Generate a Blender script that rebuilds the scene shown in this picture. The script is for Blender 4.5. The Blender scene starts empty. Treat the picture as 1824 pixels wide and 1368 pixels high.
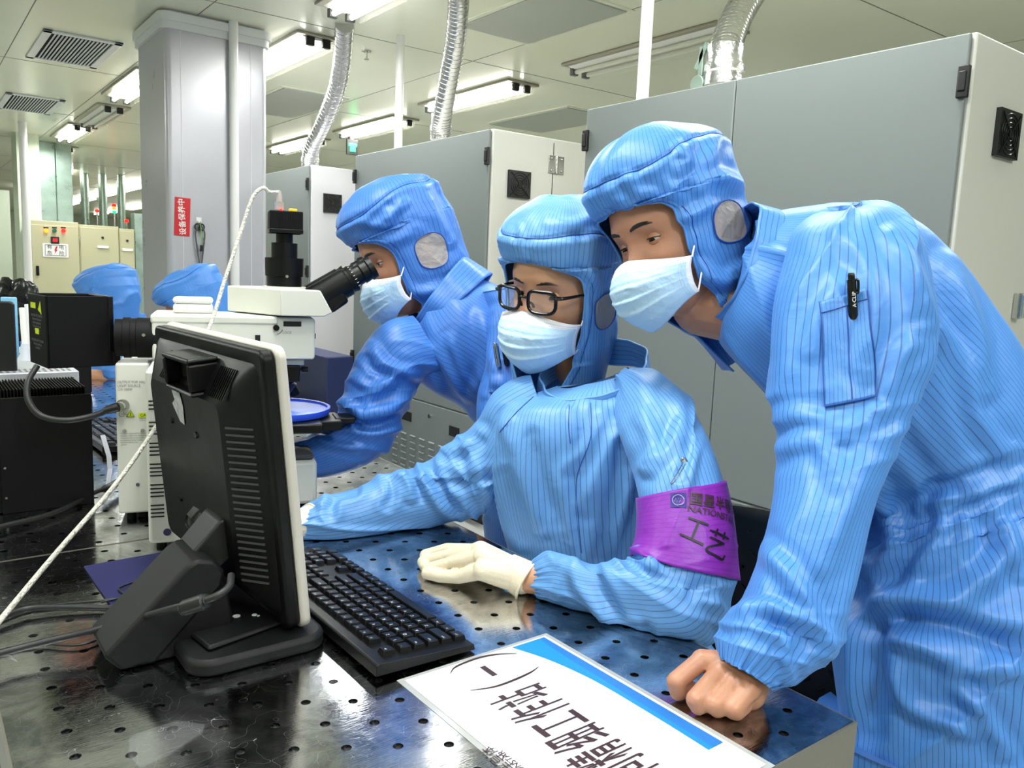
import bpy, bmesh, math, random
import numpy as np
from mathutils import Vector, Matrix, Euler
random.seed(7); rng = np.random.RandomState(11)
SC = bpy.context.scene
COL = SC.collection
# ------------------------------------------------------------------ camera
YAW, PIT, ROL, FPX = 0.649478763, 0.137068459, 0.0407933435, 1437.31988
CZ = 1.247
def _axes():
    f = np.array([math.sin(YAW)*math.cos(PIT), math.cos(YAW)*math.cos(PIT), -math.sin(PIT)])
    r = np.array([math.cos(YAW), -math.sin(YAW), 0.0]); u = np.cross(r, f)
    return r*math.cos(ROL)+u*math.sin(ROL), -r*math.sin(ROL)+u*math.cos(ROL), f
AR, AU, AF = _axes()
cam_d = bpy.data.cameras.new('camera'); cam = bpy.data.objects.new('camera', cam_d); COL.objects.link(cam)
cam_d.sensor_width = 36; cam_d.lens = FPX/1824*36; cam_d.clip_start = .05; cam_d.clip_end = 200
cam.matrix_world = Matrix(((AR[0], AU[0], -AF[0], 0), (AR[1], AU[1], -AF[1], 0), (AR[2], AU[2], -AF[2], CZ), (0, 0, 0, 1)))
SC.camera = cam
# ------------------------------------------------------------------ world, exposure
W = bpy.data.worlds.new('world'); SC.world = W; W.use_nodes = True
W.node_tree.nodes['Background'].inputs[0].default_value = (.93, 1, .96, 1)
W.node_tree.nodes['Background'].inputs[1].default_value = .42
SC.view_settings.view_transform = 'Standard'; SC.view_settings.look = 'None'
SC.view_settings.exposure = -0.85; SC.view_settings.gamma = 1
try: SC.view_settings.use_curve_mapping = False
except Exception: pass
CEIL = 2.6
LAMP_POWER = 30
# lamp positions (centre of a 1.25 m twin tube fixture running along Y), power factor
LAMPS = [(-1.3, .2, 1), (-1.3, 2.6, .8), (.35, -1.0, 1), (.35, 1.1, 1), (1.95, -.9, .9), (2.0, 1.55, .85),
         (1.93, 3.56, .6), (2.06, 5.36, .8), (3.62, 3.57, 0), (3.62, 5.4, 1), (3.72, 7.27, 1), (3.66, 9.05, 1), (3.66, 1.2, .8),
         (1.62, 8.85, 0), (1.6, 10.3, 1), (1.75, 12.4, 1), (1.56, 7.1, .3), (5.6, 4.5, 1), (5.6, 8.5, 1),
         (-1.3, 6, .8), (-1.3, 10, .8)]
# ------------------------------------------------------------------ placing helpers
def at(px, py, d):
    return (AR*((px-912)/FPX) + AU*((684-py)/FPX) + AF)*d + np.array([0, 0, CZ])
def un(px, py, z=.78):
    d = AR*(px-912)+AU*(684-py)+AF*FPX; return d*((z-CZ)/d[2])+np.array([0, 0, CZ])
def onplane(px, py, ax, val):
    d = AR*(px-912)+AU*(684-py)+AF*FPX; k = val/d[ax]; return d*k+np.array([0, 0, CZ])
def project(P):
    q = P-np.array([0, 0, CZ]); z = q@AF
    return 912+FPX*(q@AR)/z, 684-FPX*(q@AU)/z, z
# ------------------------------------------------------------------ materials
MATS = {}
def lin(c):
    return tuple((v/12.92 if v <= .04045 else ((v+.055)/1.055)**2.4) for v in c)
def mat(name, color, rough=.5, metal=0., bump=0., bscale=50., var=0., vscale=6., emis=None, estr=0., coat=0., alpha=None, trans=0., spec=.5, sss=0., ior=None):
    """color is sRGB 0..1"""
    if name in MATS: return MATS[name]
    m = bpy.data.materials.new(name); m.use_nodes = True; nt = m.node_tree; b = nt.nodes['Principled BSDF']
    c = lin(color)+(1,)
    b.inputs['Base Color'].default_value = c; b.inputs['Roughness'].default_value = rough; b.inputs['Metallic'].default_value = metal
    b.inputs['Specular IOR Level'].default_value = spec; b.inputs['Coat Weight'].default_value = coat
    b.inputs['Transmission Weight'].default_value = trans
    if ior: b.inputs['IOR'].default_value = ior
    if sss: b.inputs['Subsurface Weight'].default_value = sss; b.inputs['Subsurface Radius'].default_value = (.012, .005, .003)
    if alpha is not None: b.inputs['Alpha'].default_value = alpha
    if emis is not None:
        b.inputs['Emission Color'].default_value = lin(emis)+(1,); b.inputs['Emission Strength'].default_value = estr
    tc = nt.nodes.new('ShaderNodeTexCoord')
    if bump:
        n = nt.nodes.new('ShaderNodeTexNoise'); n.inputs['Scale'].default_value = bscale; n.inputs['Detail'].default_value = 4
        nt.links.new(tc.outputs['Object'], n.inputs['Vector'])
        bp = nt.nodes.new('ShaderNodeBump'); bp.inputs['Strength'].default_value = bump; bp.inputs['Distance'].default_value = .01
        nt.links.new(n.outputs['Fac'], bp.inputs['Height']); nt.links.new(bp.outputs['Normal'], b.inputs['Normal'])
    if var:
        n = nt.nodes.new('ShaderNodeTexNoise'); n.inputs['Scale'].default_value = vscale; n.inputs['Detail'].default_value = 6
        nt.links.new(tc.outputs['Object'], n.inputs['Vector'])
        mr = nt.nodes.new('ShaderNodeMapRange'); mr.inputs[1].default_value = .3; mr.inputs[2].default_value = .7
        mr.inputs[3].default_value = 1-var; mr.inputs[4].default_value = 1+var
        nt.links.new(n.outputs['Fac'], mr.inputs[0])
        hs = nt.nodes.new('ShaderNodeHueSaturation'); hs.inputs['Color'].default_value = c
        nt.links.new(mr.outputs[0], hs.inputs['Value']); nt.links.new(hs.outputs[0], b.inputs['Base Color'])
        mr2 = nt.nodes.new('ShaderNodeMapRange'); mr2.inputs[1].default_value = .3; mr2.inputs[2].default_value = .7
        mr2.inputs[3].default_value = max(.02, rough*(1-var)); mr2.inputs[4].default_value = min(1, rough*(1+var))
        nt.links.new(n.outputs['Fac'], mr2.inputs[0]); nt.links.new(mr2.outputs[0], b.inputs['Roughness'])
    MATS[name] = m
    return m
# ------------------------------------------------------------------ mesh builder
def frame(z):
    z = Vector(z).normalized(); a = Vector((0, 0, 1)) if abs(z.z) < .9 else Vector((1, 0, 0))
    x = a.cross(z).normalized(); y = z.cross(x); return x, y, z
class MB:
    def __init__(s, M=None): s.v = []; s.f = []; s.mi = []; s.M = M or Matrix.Identity(4); s.k = 0
    def add(s, vs, fs, M=None):
        o = len(s.v); T = s.M @ M if M is not None else s.M
        s.v += [tuple(T @ Vector(v)) for v in vs]; s.f += [tuple(i+o for i in f) for f in fs]; s.mi += [s.k]*len(fs); return s
    def box(s, c, size, rot=None):
        x, y, z = [t/2 for t in size]
        vs = [(-x, -y, -z), (x, -y, -z), (x, y, -z), (-x, y, -z), (-x, -y, z), (x, -y, z), (x, y, z), (-x, y, z)]
        M = Matrix.Translation(Vector(c))
        if rot is not None: M = M @ (rot if isinstance(rot, Matrix) else Euler(rot).to_matrix().to_4x4())
        return s.add(vs, [(0, 3, 2, 1), (4, 5, 6, 7), (0, 1, 5, 4), (1, 2, 6, 5), (2, 3, 7, 6), (3, 0, 4, 7)], M)
    def bb(s, a, b): return s.box([(p+q)/2 for p, q in zip(a, b)], [abs(q-p) for p, q in zip(a, b)])
    def cyl(s, p0, p1, r0, r1=None, n=24, cap=True):
        return s.lathe(p0, p1, [(0, r0), (1, r0 if r1 is None else r1)], n, cap)
    def lathe(s, p0, p1, prof, n=32, cap=True):
        """prof: (t along p0-p1 0..1, radius)"""
        p0 = Vector(p0); p1 = Vector(p1); x, y, z = frame(p1-p0); vs = []; fs = []
        for t, r in prof:
            c = p0.lerp(p1, t)
            for i in range(n):
                a = 2*math.pi*i/n; vs.append(c+(x*math.cos(a)+y*math.sin(a))*r)
        m = len(prof)
        for j in range(m-1):
            for i in range(n):
                k = (i+1) % n; fs.append((j*n+i, j*n+k, (j+1)*n+k, (j+1)*n+i))
        if cap: fs.append(tuple(range(n))[::-1]); fs.append(tuple(range((m-1)*n, m*n)))
        return s.add(vs, fs)
    def prism(s, poly, h0, h1, M=None):
        n = len(poly); vs = [(p[0], p[1], h0) for p in poly]+[(p[0], p[1], h1) for p in poly]
        fs = [tuple(range(n))[::-1], tuple(range(n, 2*n))]+[(i, (i+1) % n, n+(i+1) % n, n+i) for i in range(n)]
        return s.add(vs, fs, M)
    def tube(s, pts, r, n=10, smooth=True, cap=True):
        P = spline(pts, 6) if smooth and len(pts) > 2 else [Vector(p) for p in pts]
        rr = r if callable(r) else (lambda t: r)
        vs = []; fs = []; up = None
        for j, p in enumerate(P):
            t = (P[min(j+1, len(P)-1)]-P[max(j-1, 0)]).normalized()
            if up is None: x, y, _ = frame(t)
            else:
                x = (up-t*up.dot(t)).normalized(); y = t.cross(x)
            up = x; R = rr(j/(len(P)-1))
            for i in range(n):
                a = 2*math.pi*i/n; vs.append(p+(x*math.cos(a)+y*math.sin(a))*R)
        for j in range(len(P)-1):
            for i in range(n):
                k = (i+1) % n; fs.append((j*n+i, j*n+k, (j+1)*n+k, (j+1)*n+i))
        if cap: fs.append(tuple(range(n))[::-1]); fs.append(tuple(range((len(P)-1)*n, len(P)*n)))
        return s.add(vs, fs)
    def sphere(s, c, r, n=16, m=10, sc=(1, 1, 1), R=None):
        vs = [(0, 0, -r*sc[2])]; fs = []
        for j in range(1, m):
            ph = -math.pi/2+math.pi*j/m
            for i in range(n):
                a = 2*math.pi*i/n; vs.append((r*sc[0]*math.cos(ph)*math.cos(a), r*sc[1]*math.cos(ph)*math.sin(a), r*sc[2]*math.sin(ph)))
        vs.append((0, 0, r*sc[2])); L = len(vs)-1
        for i in range(n):
            k = (i+1) % n; fs.append((0, 1+k, 1+i)); fs.append((L, L-n+i, L-n+k))
        for j in range(m-2):
            for i in range(n):
                k = (i+1) % n; fs.append((1+j*n+i, 1+j*n+k, 1+(j+1)*n+k, 1+(j+1)*n+i))
        M = Matrix.Translation(Vector(c))
        if R is not None: M = M @ R
        return s.add(vs, fs, M)
    def capsules(s, pts, rad, n=14):
        """overlapping tapered chain, for a Remesh modifier"""
        for (a, ra), (b, rb) in zip(zip(pts, rad), list(zip(pts, rad))[1:]):
            a = Vector(a); b = Vector(b)
            if (b-a).length > 1e-5: s.cyl(a, b, ra, rb, n)
        for p, r_ in zip(pts, rad): s.sphere(p, r_*1.002, n, 9)
        return s
    def grid(s, G, closed=False):
        N, M_ = len(G), len(G[0]); vs = [tuple(p) for row in G for p in row]; fs = []
        for j in range(N-1):
            for i in range(M_ if closed else M_-1):
                k = (i+1) % M_; fs.append((j*M_+i, j*M_+k, (j+1)*M_+k, (j+1)*M_+i))
        return s.add(vs, fs)
    def build(s, name, m, parent=None, bevel=0., smooth=None, world=False, wn=False, **kw):
        me = bpy.data.meshes.new(name); off = Vector((0, 0, 0))
        if parent is not None and world: 
            inv = wm(parent).inverted(); vs = [tuple(inv @ Vector(v)) for v in s.v]
        else: vs = s.v
        me.from_pydata(vs, [], s.f); 
        for mm in (m if isinstance(m, (list, tuple)) else [m]): me.materials.append(mm)
        if isinstance(m, (list, tuple)): me.polygons.foreach_set('material_index', s.mi)
        me.update()
        o = bpy.data.objects.new(name, me); COL.objects.link(o)
        if parent is not None: o.parent = parent
        if bevel:
            b = o.modifiers.new('bevel', 'BEVEL'); b.width = bevel; b.segments = 2; b.limit_method = 'ANGLE'; b.angle_limit = math.radians(35); b.harden_normals = False
        if smooth is not False:
            me.polygons.foreach_set('use_smooth', [True]*len(me.polygons)); me.set_sharp_from_angle(angle=math.radians(smooth or 38))
        if bevel or wn:
            w_ = o.modifiers.new('weighted', 'WEIGHTED_NORMAL'); w_.keep_sharp = True
        tag(o, **kw)
        return o
def wm(o):
    M = o.matrix_basis.copy()
    while o.parent is not None:
        o = o.parent; M = o.matrix_basis @ M
    return M
def spline(pts, k=8):
    P = [Vector(p) for p in pts]; P = [P[0]*2-P[1]]+P+[P[-1]*2-P[-2]]; out = []
    for i in range(1, len(P)-2):
        for j in range(k):
            t = j/k; a, b, c, d = P[i-1:i+3]
            out.append(.5*((2*b)+(c-a)*t+(2*a-5*b+4*c-d)*t*t+(3*b-a-3*c+d)*t**3))
    out.append(P[-2]); return out
def tag(o, label=None, cat=None, group=None, kind=None):
    if label: o['label'] = label
    if cat: o['category'] = cat
    if group: o['group'] = group
    if kind: o['kind'] = kind
    return o
def thing(name, label, cat, loc=(0, 0, 0), rotz=0., group=None, M=None):
    o = bpy.data.objects.new(name, None); COL.objects.link(o); o.empty_display_size = .05
    if M is not None: o.matrix_basis = M
    else: o.location = loc; o.rotation_euler = (0, 0, rotz)
    return tag(o, label, cat, group)
def copy_thing(o, M, label, group=None):
    c = o.copy(); COL.objects.link(c); c.matrix_basis = M; c['label'] = label
    if group: c['group'] = group
    def rec(src, dst):
        for ch in list(src.children):
            d = ch.copy(); COL.objects.link(d); d.parent = dst; rec(ch, d)
    rec(o, c); return c
def text_mesh(txt, size, sx=1., align='CENTER', bold=0.):
    cu = bpy.data.curves.new('lettering', 'FONT'); cu.body = txt; cu.size = size; cu.align_x = align; cu.align_y = 'CENTER'; cu.resolution_u = 3
    cu.offset = bold
    o = bpy.data.objects.new('lettering', cu); COL.objects.link(o)
    bpy.context.view_layer.update()
    me = bpy.data.meshes.new_from_object(o.evaluated_get(bpy.context.evaluated_depsgraph_get()))
    vs = [(v.co.x*sx, v.co.y, 0) for v in me.vertices]; fs = [tuple(p.vertices) for p in me.polygons]
    bpy.data.objects.remove(o); bpy.data.curves.remove(cu); bpy.data.meshes.remove(me)
    return vs, fs
def plane_frame(origin, xdir, ydir):
    x = Vector(xdir).normalized(); z = x.cross(Vector(ydir)).normalized(); y = z.cross(x)
    M = Matrix((x, y, z)).transposed().to_4x4(); M.translation = Vector(origin); return M
# ================================================================== materials of the place
m_ceil = mat('ceiling_panel', (.88, .89, .81), .24, 0., var=.04, vscale=.7, spec=.6)
m_col = mat('column_steel', (.72, .72, .75), .28, .25, var=.05, vscale=2, spec=.6)
m_trim = mat('trim_white', (.86, .87, .88), .3)
m_floor = mat('floor_vinyl', (.66, .67, .66), .35, var=.06)
m_wall = mat('wall_panel', (.80, .84, .76), .35, var=.03)
m_door = mat('door_grey', (.47, .50, .495), .42, bump=.02, bscale=700)
m_cab = mat('cabinet_paint', (.80, .80, .765), .42, bump=.02, bscale=700)
m_blk = mat('black_plastic', (.05, .05, .055), .42, bump=.03, bscale=900)
m_blk2 = mat('black_gloss', (.04, .04, .045), .22)
m_dark = mat('dark_void', (.02, .02, .022), .7)
m_foil = mat('duct_foil', (.78, .78, .79), .25, 1., bump=.45, bscale=45)
m_pvc = mat('pipe_white', (.90, .90, .90), .3)
m_chrome = mat('chrome', (.8, .8, .79), .18, 1.)
m_lampbody = mat('lamp_steel', (.62, .61, .55), .3, .5)
m_tube = mat('lamp_tube_lit', (1, 1, 1), .5, emis=(1, .99, .93), estr=26)
m_tubeoff = mat('lamp_tube_unlit', (.86, .87, .80), .3)
m_cover = mat('lamp_cover', (.97, .97, .95), .08, alpha=.12)
m_beige = mat('beige_paint', (.72, .71, .58), .45)
m_galv = mat('galvanised', (.62, .70, .66), .3, .8, var=.12, vscale=9)
m_red = mat('sign_red', (.78, .08, .14), .4)
m_white = mat('white_paint', (.92, .92, .91), .35)
m_ledr = mat('led_red', (1, .1, .08), .4, emis=(1, .08, .05), estr=8)
m_ledo = mat('led_orange', (1, .5, .1), .4, emis=(1, .45, .05), estr=6)
m_ledg = mat('led_green', (.1, .5, .3), .4, emis=(.02, .9, .45), estr=6)
m_ledoff = mat('led_dull_green', (.1, .4, .25), .3)
def struct(mb, name, m, **k):
    o = mb.build(name, m, **k); o['kind'] = 'structure'; return o
# ------------------------------------------------------------------ room
struct(MB().bb((-4, -3.5, -.1), (11, 32, 0)), 'floor', m_floor, smooth=False)
struct(MB().bb((-4, -3.5, CEIL), (11, 32, CEIL+.1)), 'ceiling', m_ceil, smooth=False)
struct(MB().bb((-4, 32, 0), (11, 32.1, CEIL)), 'wall_back', m_wall, smooth=False)
struct(MB().bb((11, -3.5, 0), (11.1, 32.1, CEIL)), 'wall_right', m_wall, smooth=False)
struct(MB().bb((-4.1, -3.5, 0), (-4, 32.1, CEIL)), 'wall_left', m_wall, smooth=False)
struct(MB().bb((-4, -3.6, 0), (11, -3.5, CEIL)), 'wall_front', m_wall, smooth=False)
mb = MB()
for y in [-2.3, -.02, 1.13, 2.28, 4.58, 6.9, 9.2, 11.5, 13.8, 16.1, 18.4, 20.7, 23]:
    mb.box((3.5, y, CEIL-.0006), (15, .006, .0014))
for x in [-3.1, -.8, .66, 1.95-.55, 3.05, 4.9, 7.2]:
    mb.box((x, 14, CEIL-.0005), (.005, 36, .0012))
struct(mb, 'trim_1', mat('joint_grey', (.45, .46, .42), .6), smooth=False)
# near column
mb = MB(); X0, X1, Y0, Y1 = 1.222, 1.80, 4.89, 5.52
pl = []
for cx, cy, a0 in ((X0+.035, Y0+.035, 180), (X1-.035, Y0+.035, 270), (X1-.035, Y1-.035, 0), (X0+.035, Y1-.035, 90)):
    for i in range(9):
        a = math.radians(a0+i*90/8); pl.append((cx+.035*math.cos(a), cy+.035*math.sin(a)))
mb.prism(pl, 0, CEIL); colm = struct(mb, 'trim_2', m_col, smooth=50, wn=True)
mb = MB()
for k, (o_, z0) in enumerate(((.035, CEIL-.06), (.02, CEIL-.1))):
    q = [(X0+.05 if p[0] < 1.5 else X1-.05, Y0+.05 if p[1] < 5.2 else Y1-.05) for p in pl]
    pp = [(a[0]+(p[0]-a[0])*(1+o_/.06), a[1]+(p[1]-a[1])*(1+o_/.06)) for a, p in zip(q, pl)]
    mb.prism(pp, z0, z0+.045)
struct(mb, 'trim_3', m_trim, smooth=50, wn=True)
mb = MB()
for x in (X0+.085, X1-.1): mb.box((x, Y0-.0005, 1.3), (.003, .002, 2.6))
struct(mb, 'trim_4', m_trim, smooth=False)
tag(MB().cyl((1.59, Y0-.032, 0), (1.59, Y0-.032, CEIL), .026, n=20).build('pipe', m_pvc), 'white plastic pipe running up the front of the grey column', 'pipe')
# far column with galvanised duct and pale partition
struct(MB().prism([(1.13, 11), (1.33, 11), (1.36, 11.03), (1.36, 11.5), (1.13, 11.5)], 0, CEIL), 'trim_5', m_wall, smooth=False)
mb = MB().bb((1.40, 11.6, 0), (1.78, 12.0, CEIL)); mb.box((1.6, 11.59, 1.3), (.012, .02, 2.6))
tag(mb.build('ventilation_duct', m_galv, bevel=.006), 'square galvanised sheet metal duct behind the beige cabinets', 'duct')
struct(MB().bb((.2, 13.5, 0), (1.28, 13.6, 2.1)), 'trim_6', m_wall, smooth=False)
tag(MB().cyl((1.1, 10.1, 0), (1.1, 10.1, CEIL), .04).build('pipe', m_pvc), 'white vertical pipe beside the far left column', 'pipe')
# ceiling pads (filter diffusers)
for k, (x0, x1, y0, y1, lb) in enumerate(((2.56, 3.04, 3.16, 3.98, 'grey filter panel in the ceiling nearest the middle of the room'),
        (2.45, 3.0, 6.3, 7.5, 'grey filter panel in the ceiling behind the thin silver duct'), (4.4, 5.0, 5.2, 6.3, 'grey filter panel in the ceiling over the back of the middle cabinet'))):
    t = thing('ceiling_filter', lb, 'ceiling panel', (0, 0, CEIL), group=None)
    MB().bb((x0, y0, -.012), (x1, y1, -.002)).build('panel', mat('filter_grey', (.66, .68, .65), .3, .2), t, bevel=.003)
    b = MB()
    for a, c in (((x0-.03, y0-.03, -.006), (x0-.002, y1+.03, 0)), ((x1+.002, y0-.03, -.006), (x1+.03, y1+.03, 0)), ((x0, y0-.03, -.006), (x1, y0-.002, 0)), ((x0, y1+.002, -.006), (x1, y1+.03, 0))): b.bb(a, c)
    b.build('frame', m_ceil, t, smooth=False)
# air vents
for k, (x0, x1, y0, y1, lb) in enumerate(((.77, 1.215, 5.85, 6.75, 'louvred air grille in the ceiling just left of the grey column'), (.80, 1.25, 8.35, 9.3, 'louvred air grille in the ceiling farther back at the left edge'))):
    t = thing('air_grille', lb, 'air vent', ((x0+x1)/2, (y0+y1)/2, CEIL))
    hx, hy = (x1-x0)/2, (y1-y0)/2; b = MB(); f = .05
    for a, c in (((-hx, -hy, -.012), (-hx+f, hy, 0)), ((hx-f, -hy, -.012), (hx, hy, 0)), ((-hx, -hy, -.012), (hx, -hy+f, 0)), ((-hx, hy-f, -.012), (hx, hy, 0))): b.bb(a, c)
    b.build('frame', m_trim, t, bevel=.003)
    b = MB(); n = 16
    for i in range(1, n):
        b.box((-hx+f+(2*hx-2*f)*i/n, 0, -.01), (.009, 2*hy-2*f, .012), (0, .5, 0))
    b.build('louvres', m_trim, t, smooth=False)
    MB().bb((-hx+f, -hy+f, -.0025), (hx-f, hy-f, -.001)).build('backing', m_dark, t, smooth=False)
# lamps
def lamp_label(x, y):
    return {(2.06, 5.36): 'twin tube ceiling lamp just right of the column top', (3.62, 5.4): 'brightly lit twin tube ceiling lamp right of the foil duct on the middle cabinet',
        (3.72, 7.27): 'lit ceiling lamp behind the white pole on the middle cabinet', (3.66, 9.05): 'lit ceiling lamp seen behind the thin silver duct',
        (3.62, 3.57): 'unlit ceiling lamp behind the right hand white pole', (1.62, 8.85): 'unlit ceiling lamp left of the column, nearest of that row',
        (1.6, 10.3): 'lit ceiling lamp above the far square duct', (1.75, 12.4): 'small lit ceiling lamp farthest in the row left of the column',
        (1.56, 7.1): 'ceiling lamp half hidden by the left edge of the column'}.get((x, y), 'twin tube ceiling lamp above and around the workstation outside the view')
lamp_protos = {}
for x, y, p in LAMPS:
    lit = p > 0; lb = lamp_label(x, y)
    gr = 'ceiling lamps outside the view' if 'outside' in lb else 'fluorescent ceiling lamps'
    M = Matrix.Translation((x, y, CEIL))
    if lit in lamp_protos: t = copy_thing(lamp_protos[lit], M, lb, gr)
    else:
        t = thing('ceiling_lamp', lb, 'ceiling lamp', M=M, group=gr); lamp_protos[lit] = t
        MB().bb((-.14, -.63, -.018), (.14, .63, -.001)).build('mounting_plate', m_lampbody, t, bevel=.004)
        b = MB().prism([(-.10, -.018), (.10, -.018), (.06, -.032), (-.06, -.032)], -.6, .6, Matrix(((1, 0, 0, 0), (0, 0, 1, 0), (0, 1, 0, 0), (0, 0, 0, 1)))); b.build('reflector', m_white, t, smooth=False)
        for sx in (-.05, .05):
            MB().cyl((sx, -.58, -.05), (sx, .58, -.05), .0135, n=12).build('fluorescent_tube', m_tube if lit else m_tubeoff, t)
        for sy in (-.6, .6):
            for sx in (-.05, .05): MB().box((sx, sy, -.045), (.05, .03, .05)).build('tube_holder', m_blk, t, bevel=.004)
        A = [(-.115, -.018), (-.10, -.07), (-.07, -.088), (.07, -.088), (.10, -.07), (.115, -.018)]
        b = MB().grid([[(a[0], yy, a[1]) for a in A] for yy in (-.62, .62)]); b.build('clear_cover', m_cover, t)
    if lit:
        ld = bpy.data.lights.new('fluorescent_light', 'AREA'); ld.shape = 'RECTANGLE'; ld.size = .17; ld.size_y = 1.18
        ld.energy = LAMP_POWER*p; ld.color = (1, .985, .93) if x > 1 else (.97, 1, .99)
        lo = bpy.data.objects.new('fluorescent_light', ld); COL.objects.link(lo); lo.parent = t; lo.location = (0, 0, -.10)
# distant rows of lamps (small in the photo)
far = MB().bb((-.1, -.6, -.07), (.1, .6, 0)); 
farp = None
for i, (x, y) in enumerate([(3.6+dx, 15+j*2.2) for j in range(7) for dx in (0, 1.5)]+[(6.6, 14), (6.6, 18), (8, 16), (8, 12), (8, 9), (2.2, 15.5), (2.2, 19.5)]):
    if farp is None:
        farp = far.build('ceiling_lamp', m_tube); o = farp
    else: o = farp.copy(); COL.objects.link(o)
    o.location = (x, y, CEIL-.001); tag(o, 'small bright ceiling lamp in the distant rows of the hall', 'ceiling lamp', 'distant ceiling lamps')
# sprinkler
t = thing('sprinkler', 'small sprinkler head hanging from the ceiling left of the white pole', 'sprinkler', un(653, 90, CEIL))
MB().cyl((0, 0, -.008), (0, 0, -.001), .03).build('escutcheon', m_chrome, t)
MB().cyl((0, 0, -.05), (0, 0, -.008), .007).cyl((0, 0, -.055), (0, 0, -.05), .016).build('nozzle', m_chrome, t)
# green guide light box hanging from ceiling
g = at(628, 262, 8.0)
t = thing('guide_light', 'glowing green signal box hanging below the ceiling behind the middle cabinet', 'signal light', g)
MB().box((0, .012, 0), (.12, .02, .15)).build('housing', m_blk, t, bevel=.003)
MB().box((0, -.002, .02), (.09, .008, .03)).box((.0, -.002, -.02), (.06, .008, .05)).build('lit_sign', m_ledg, t, bevel=.002)
MB().cyl((0, .012, .075), (0, .012, CEIL-g[2]-.001), .006).build('hanger', m_chrome, t)
# ------------------------------------------------------------------ the three big cabinets
XF, ZT = 2.2, 1.9
def fan(parent, c):   # fan grille on a -Y face, centre c
    s = .063
    f = MB().box((c[0], c[1]-.007, c[2]), (.13, .014, .125)).build('fan_grille', m_blk, parent, smooth=False)
    b = MB(); y = c[1]-.015
    for r in (.018, .030, .042, .054):
        b.tube([(c[0]+r*math.cos(a), y, c[2]+r*math.sin(a)) for a in [i*math.pi/12 for i in range(25)]], .0013, 5, smooth=False)
    for a in (45, 135):
        a = math.radians(a); b.box((c[0], y, c[2]), (.15, .003, .004), (0, a, 0))
    b.cyl((c[0], y-.002, c[2]), (c[0], y, c[2]), .011)
    b.build('grille_rings', m_blk2, f)
def hinge_blk(parent, y, z):
    MB().box((XF-.008, y, z), (.02, .03, .085)).box((XF-.02, y, z), (.008, .02, .05)).build('hinge', m_blk, parent, bevel=.003)
def cabinet(lb, y0, y1, x1, seam_y, side_seam, fz, fx, lower=.50, sidem=None):
    t = thing('equipment_cabinet', lb, 'cabinet', (XF, (y0+y1)/2, 0))
    def B(b, name, m, **k): return b.build(name, m, t, world=True, **k)
    B(MB().bb((XF+.012, y0+.004, .06), (x1, y1-.004, ZT)), 'body', sidem or m_cab, bevel=.006)
    B(MB().bb((XF+.05, y0+.03, .0), (x1-.05, y1-.03, .06)), 'plinth', m_blk)
    ys = [y0+.012]+seam_y+[y1-.006]
    for a, b_ in zip(ys, ys[1:]):
        B(MB().bb((XF-.004, a+.002, lower+.004), (XF+.010, b_-.002, ZT-.004)), 'door', m_door, bevel=.004)
    B(MB().bb((XF-.004, y0+.012, .07), (XF+.010, y1-.006, lower-.002)), 'lower_panel', m_door, bevel=.004)
    if side_seam:
        B(MB().bb((side_seam-.0015, y0+.002, .1), (side_seam+.0015, y0+.0035, ZT-.02)), 'side_joint', m_dark, smooth=False)
    for z in (ZT-.125, 1.2, .70):
        hinge_blk2 = [MB().box((XF-.010, yy, z), (.016, .028, .08)).box((XF-.02, yy, z), (.008, .018, .05)) for yy in (y0+.016, y1-.014)]
        for h in hinge_blk2: B(h, 'hinge', m_blk, bevel=.003)
    return t
c3 = cabinet('largest grey cabinet with wide doors behind the standing man at right', 1.019, 2.483, 3.5, [1.758], None, 0, 0, .522)
c2 = cabinet('middle grey cabinet with a foil duct and white pole on top', 3.129, 4.527, 3.7, [], 2.575, 0, 0, .545)
c1 = cabinet('farthest grey cabinet with the thin duct on top, right beside the column', 5.20, 6.47, 3.3, [], None, 0, 0, .545, mat('cabinet_paint_lilac_lit', (.80, .80, .82), .42))  # cabinet side paint with the lilac tint of the light put into its colour
for c, y, x, z in ((c3, 1.019, 2.43, 1.674), (c2, 3.129, 2.368, 1.662), (c1, 5.2, 2.361, 1.66)):
    s = fan(c, np.array([x, y, z])-np.array(c.location)+np.array([0, .004, 0]))
loc = np.array(c3.location)
b = MB()
q = onplane(1812, 545, 1, 1.019)-loc
b.box((q[0]-.008, q[1]-.004, q[2]), (.035, .014, .075)).cyl((q[0]-.0, q[1]-.014, q[2]-.035), (q[0], q[1]-.014, q[2]+.035), .009)
b.build('latch', m_chrome, c3, bevel=.002)
q = onplane(991, 294, 1, 3.129)-np.array(c2.location)
b = MB().box((q[0]-.026, q[1]+.001, q[2]), (.044, .006, .085)).box((q[0]+.026, q[1]+.001, q[2]), (.044, .006, .085)).cyl((q[0], q[1]-.004, q[2]-.043), (q[0], q[1]-.004, q[2]+.043), .008)
for dx in (-.032, .032):
    for dz in (-.028, .028): b.sphere((q[0]+dx, q[1]-.003, q[2]+dz), .006)
b.build('butt_hinge', m_chrome, c2, bevel=.001)
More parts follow.
